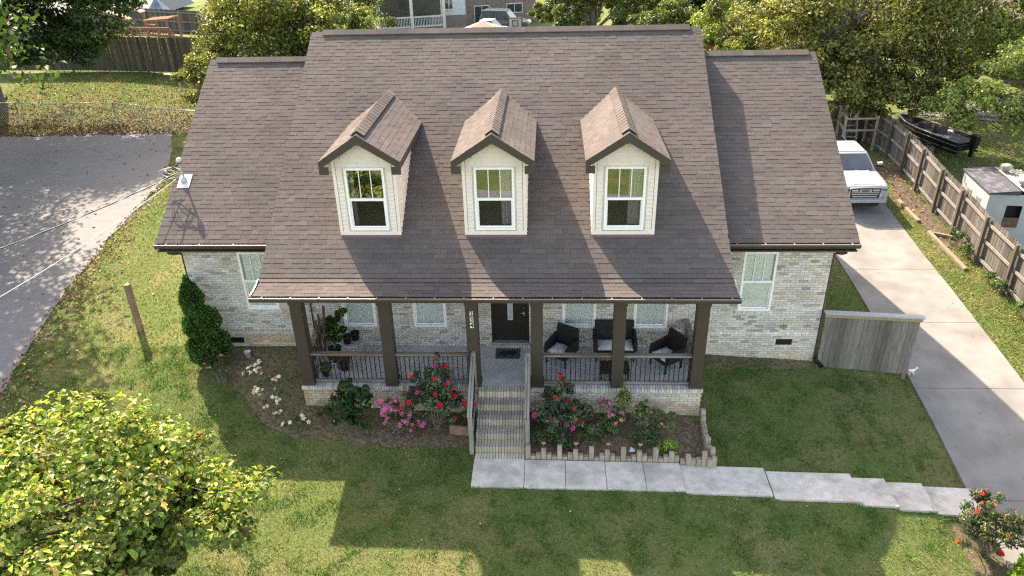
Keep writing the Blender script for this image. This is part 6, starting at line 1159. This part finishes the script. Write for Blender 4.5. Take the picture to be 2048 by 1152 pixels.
MB().tube([(HX+.23*math.cos(2*PI*k/16), 49.7+.23*math.sin(2*PI*k/16), HZ-.22) for k in range(17)], .02, 5).build('rim', M_GRL, bb); MB().tube([(HX, 50.2, -1.3), (HX, 50.2, HZ)], .07, 8).build('pole', M_GRL, bb)
# play set behind the back fence
M_CED = mat('cedar', (.30, .15, .105), .8, .25, 5); M_CEDP = mat('cedar_pale', (.28, .19, .14), .8, .2, 4); z0 = 1.05; ps = thing('wooden_play_set', 'reddish wooden play set with curved roofs behind the dark fence', 'play set', (-30, 41, z0))
def rf(x0, x1, y, z, w_):
    mb = MB(); n = 8; f = lambda q: (x0+(x1-x0)*q, z+.18*math.sin(q*2.6)-.65*q)
    for i in range(n): a, b = f(i/n), f((i+1)/n); mb.hexa([(a[0], y-w_, a[1]-.05), (b[0], y-w_, b[1]-.05), (b[0], y+w_, b[1]-.05), (a[0], y+w_, a[1]-.05), (a[0], y-w_, a[1]), (b[0], y-w_, b[1]), (b[0], y+w_, b[1]), (a[0], y+w_, a[1])])
    mb.build('curved_roof', M_CEDP, ps)
rf(-32.0, -30.3, 40.6, 3.62, .4); rf(-31.6, -30.0, 42.2, 3.9, .45)
for x, y, zt in ((-31.8, 40.2, 3.5), (-30.5, 40.2, 3.0), (-31.4, 42.5, 3.7), (-30.2, 42.5, 3.25), (-29.15, 40.6, 2.85), (-27.6, 40.6, 2.95), (-29.1, 42, 2.85), (-27.4, 42, 2.95), (-27.2, 40, 2.5)): MB().box(x-.06, x+.06, y-.06, y+.06, z0-.3, zt).build('post', M_CED, ps)
for a, b in (((-31.8, 39.9, 2.62), (-27.2, 39.9, 2.5)), ((-31.8, 39.9, 2.1), (-27.2, 39.9, 2.0)), ((-29.3, 40.6, 2.88), (-27.5, 40.6, 2.98)), ((-29.3, 42, 2.88), (-27.3, 42, 2.98)), ((-30.2, 42.5, 2.4), (-29, 42, 2.4)), ((-27.2, 39.9, 2.5), (-26.5, 39.9, 1.2))): MB().beam(a, b, .07, .1).build('beam', M_CED, ps)
for k in range(6): y = 40.6+k*.28; MB().beam((-29.3, y, 2.95), (-27.4, y, 3.05), .09, .04).build('slat', M_CED, ps)
for k in range(24): x = -31.7+k*.19; MB().box(x, x+.06, 39.85, 39.89, 2.0, 2.55).build('slat', M_CED, ps)
# grey roof, tarpaulin tent, right hand neighbours
o = MB().hexa([(-56, 57, .5), (-38.6, 60, .5), (-38.6, 70, .5), (-56, 70, .5), (-56, 57, .9), (-38.6, 60, .9), (-40, 66, 4), (-54, 66, 4)]).build('far_grey_roof', mat('far_roof', (.22, .23, .24), .8, .1, 2)); props(o, 'pale grey roof of a building in the far upper left', 'roof')
o = MB().add([(-36.6, 53.5, .7), (-33.6, 53.5, .7), (-33.6, 56, .7), (-36.6, 56, .7), (-35.2, 54.8, 2.9)], [(0, 1, 4), (1, 2, 4), (2, 3, 4), (3, 0, 4)]).build('blue_grey_tent', mat('tent_cloth', (.16, .22, .30), .7, .3, 1.5, c2=(.3, .32, .35))); props(o, 'small blue-grey tent beyond the far pale fence', 'tent')
nh = thing('right_neighbour_house', 'tan shingled roof and white gable at the upper right edge', 'house', (31, 33, 0))
MB().box(27.5, 38, 28.5, 38, -1, 1.5).build('wall', M_SIDW, nh); MB().prism([(27.6, 1.4), (38.9, 1.4), (33.2, 4.6)], 0, 25.6, 39).build('roof', mat('tan_roof', (.20, .155, .13), .9, .2, 5, .4, 60), nh)
wh_ = thing('white_outbuilding', 'white gabled outbuilding far in the upper right', 'building', (36, 48, 0)); MB().box(33.2, 39, 46, 54, -1, 2.6).build('wall', M_SIDW, wh_); MB().prism([(32.8, 2.6), (39.4, 2.6), (36.1, 4.6)], 1, 45.7, 54.3).build('roof', M_RSH, wh_)
rs = thing('red_shed', 'small dark red shed under the trees right of the ridge', 'shed', (12.6, 40, 0)); MB().box(11.6, 14.2, 40, 42.5, -.8, 1.25).build('wall', mat('red_wall', (.16, .03, .028), .8, .2), rs); MB().box(11.4, 14.5, 39.7, 42.8, 1.25, 1.35).build('roof', mat('shed_roof', (.4, .4, .4), .6, .2), rs); MB().box(12.0, 12.4, 39.95, 40, .7, 1.1).build('window', M_WHITE, rs); MB().box(12.7, 13.4, 39.95, 40, -.4, .95).build('door', M_GRL, rs)
# further trees filling the distance
FAR = [(.06, .085, .025), (.09, .12, .03), (.04, .06, .018)]
for i, (lab, x, y, s_) in enumerate((('far tree at the top left edge behind the oak', -48, 52, 1.1), ('far tree left of the neighbour house', -22, 62, .9), ('tall far tree right of the brick house wing', 13, 74, 1.3), ('far tree above the olive tree', 22, 62, 1.3), ('far tree at the top right behind the white outbuilding', 40, 64, 1.3), ('far tree behind the tan roof', 44, 50, 1.1), ('far tree in the top middle distance', 30, 78, 1.2))):
    tree('distant_tree', lab, x, y, [((0, 0, 5*s_), (3.8*s_, 3.4*s_, 3.6*s_), 1), ((2.2*s_, 0, 3.6*s_), (2.8*s_, 2.4*s_, 2.4*s_), .8), ((-2.2*s_, .5, 6*s_), (2.8*s_, 2.4*s_, 2.6*s_), .8)], 9000, .34, FAR, [3, 2, 2], .3, (0, 0, 5), 40, group='distant trees', cj=.28)
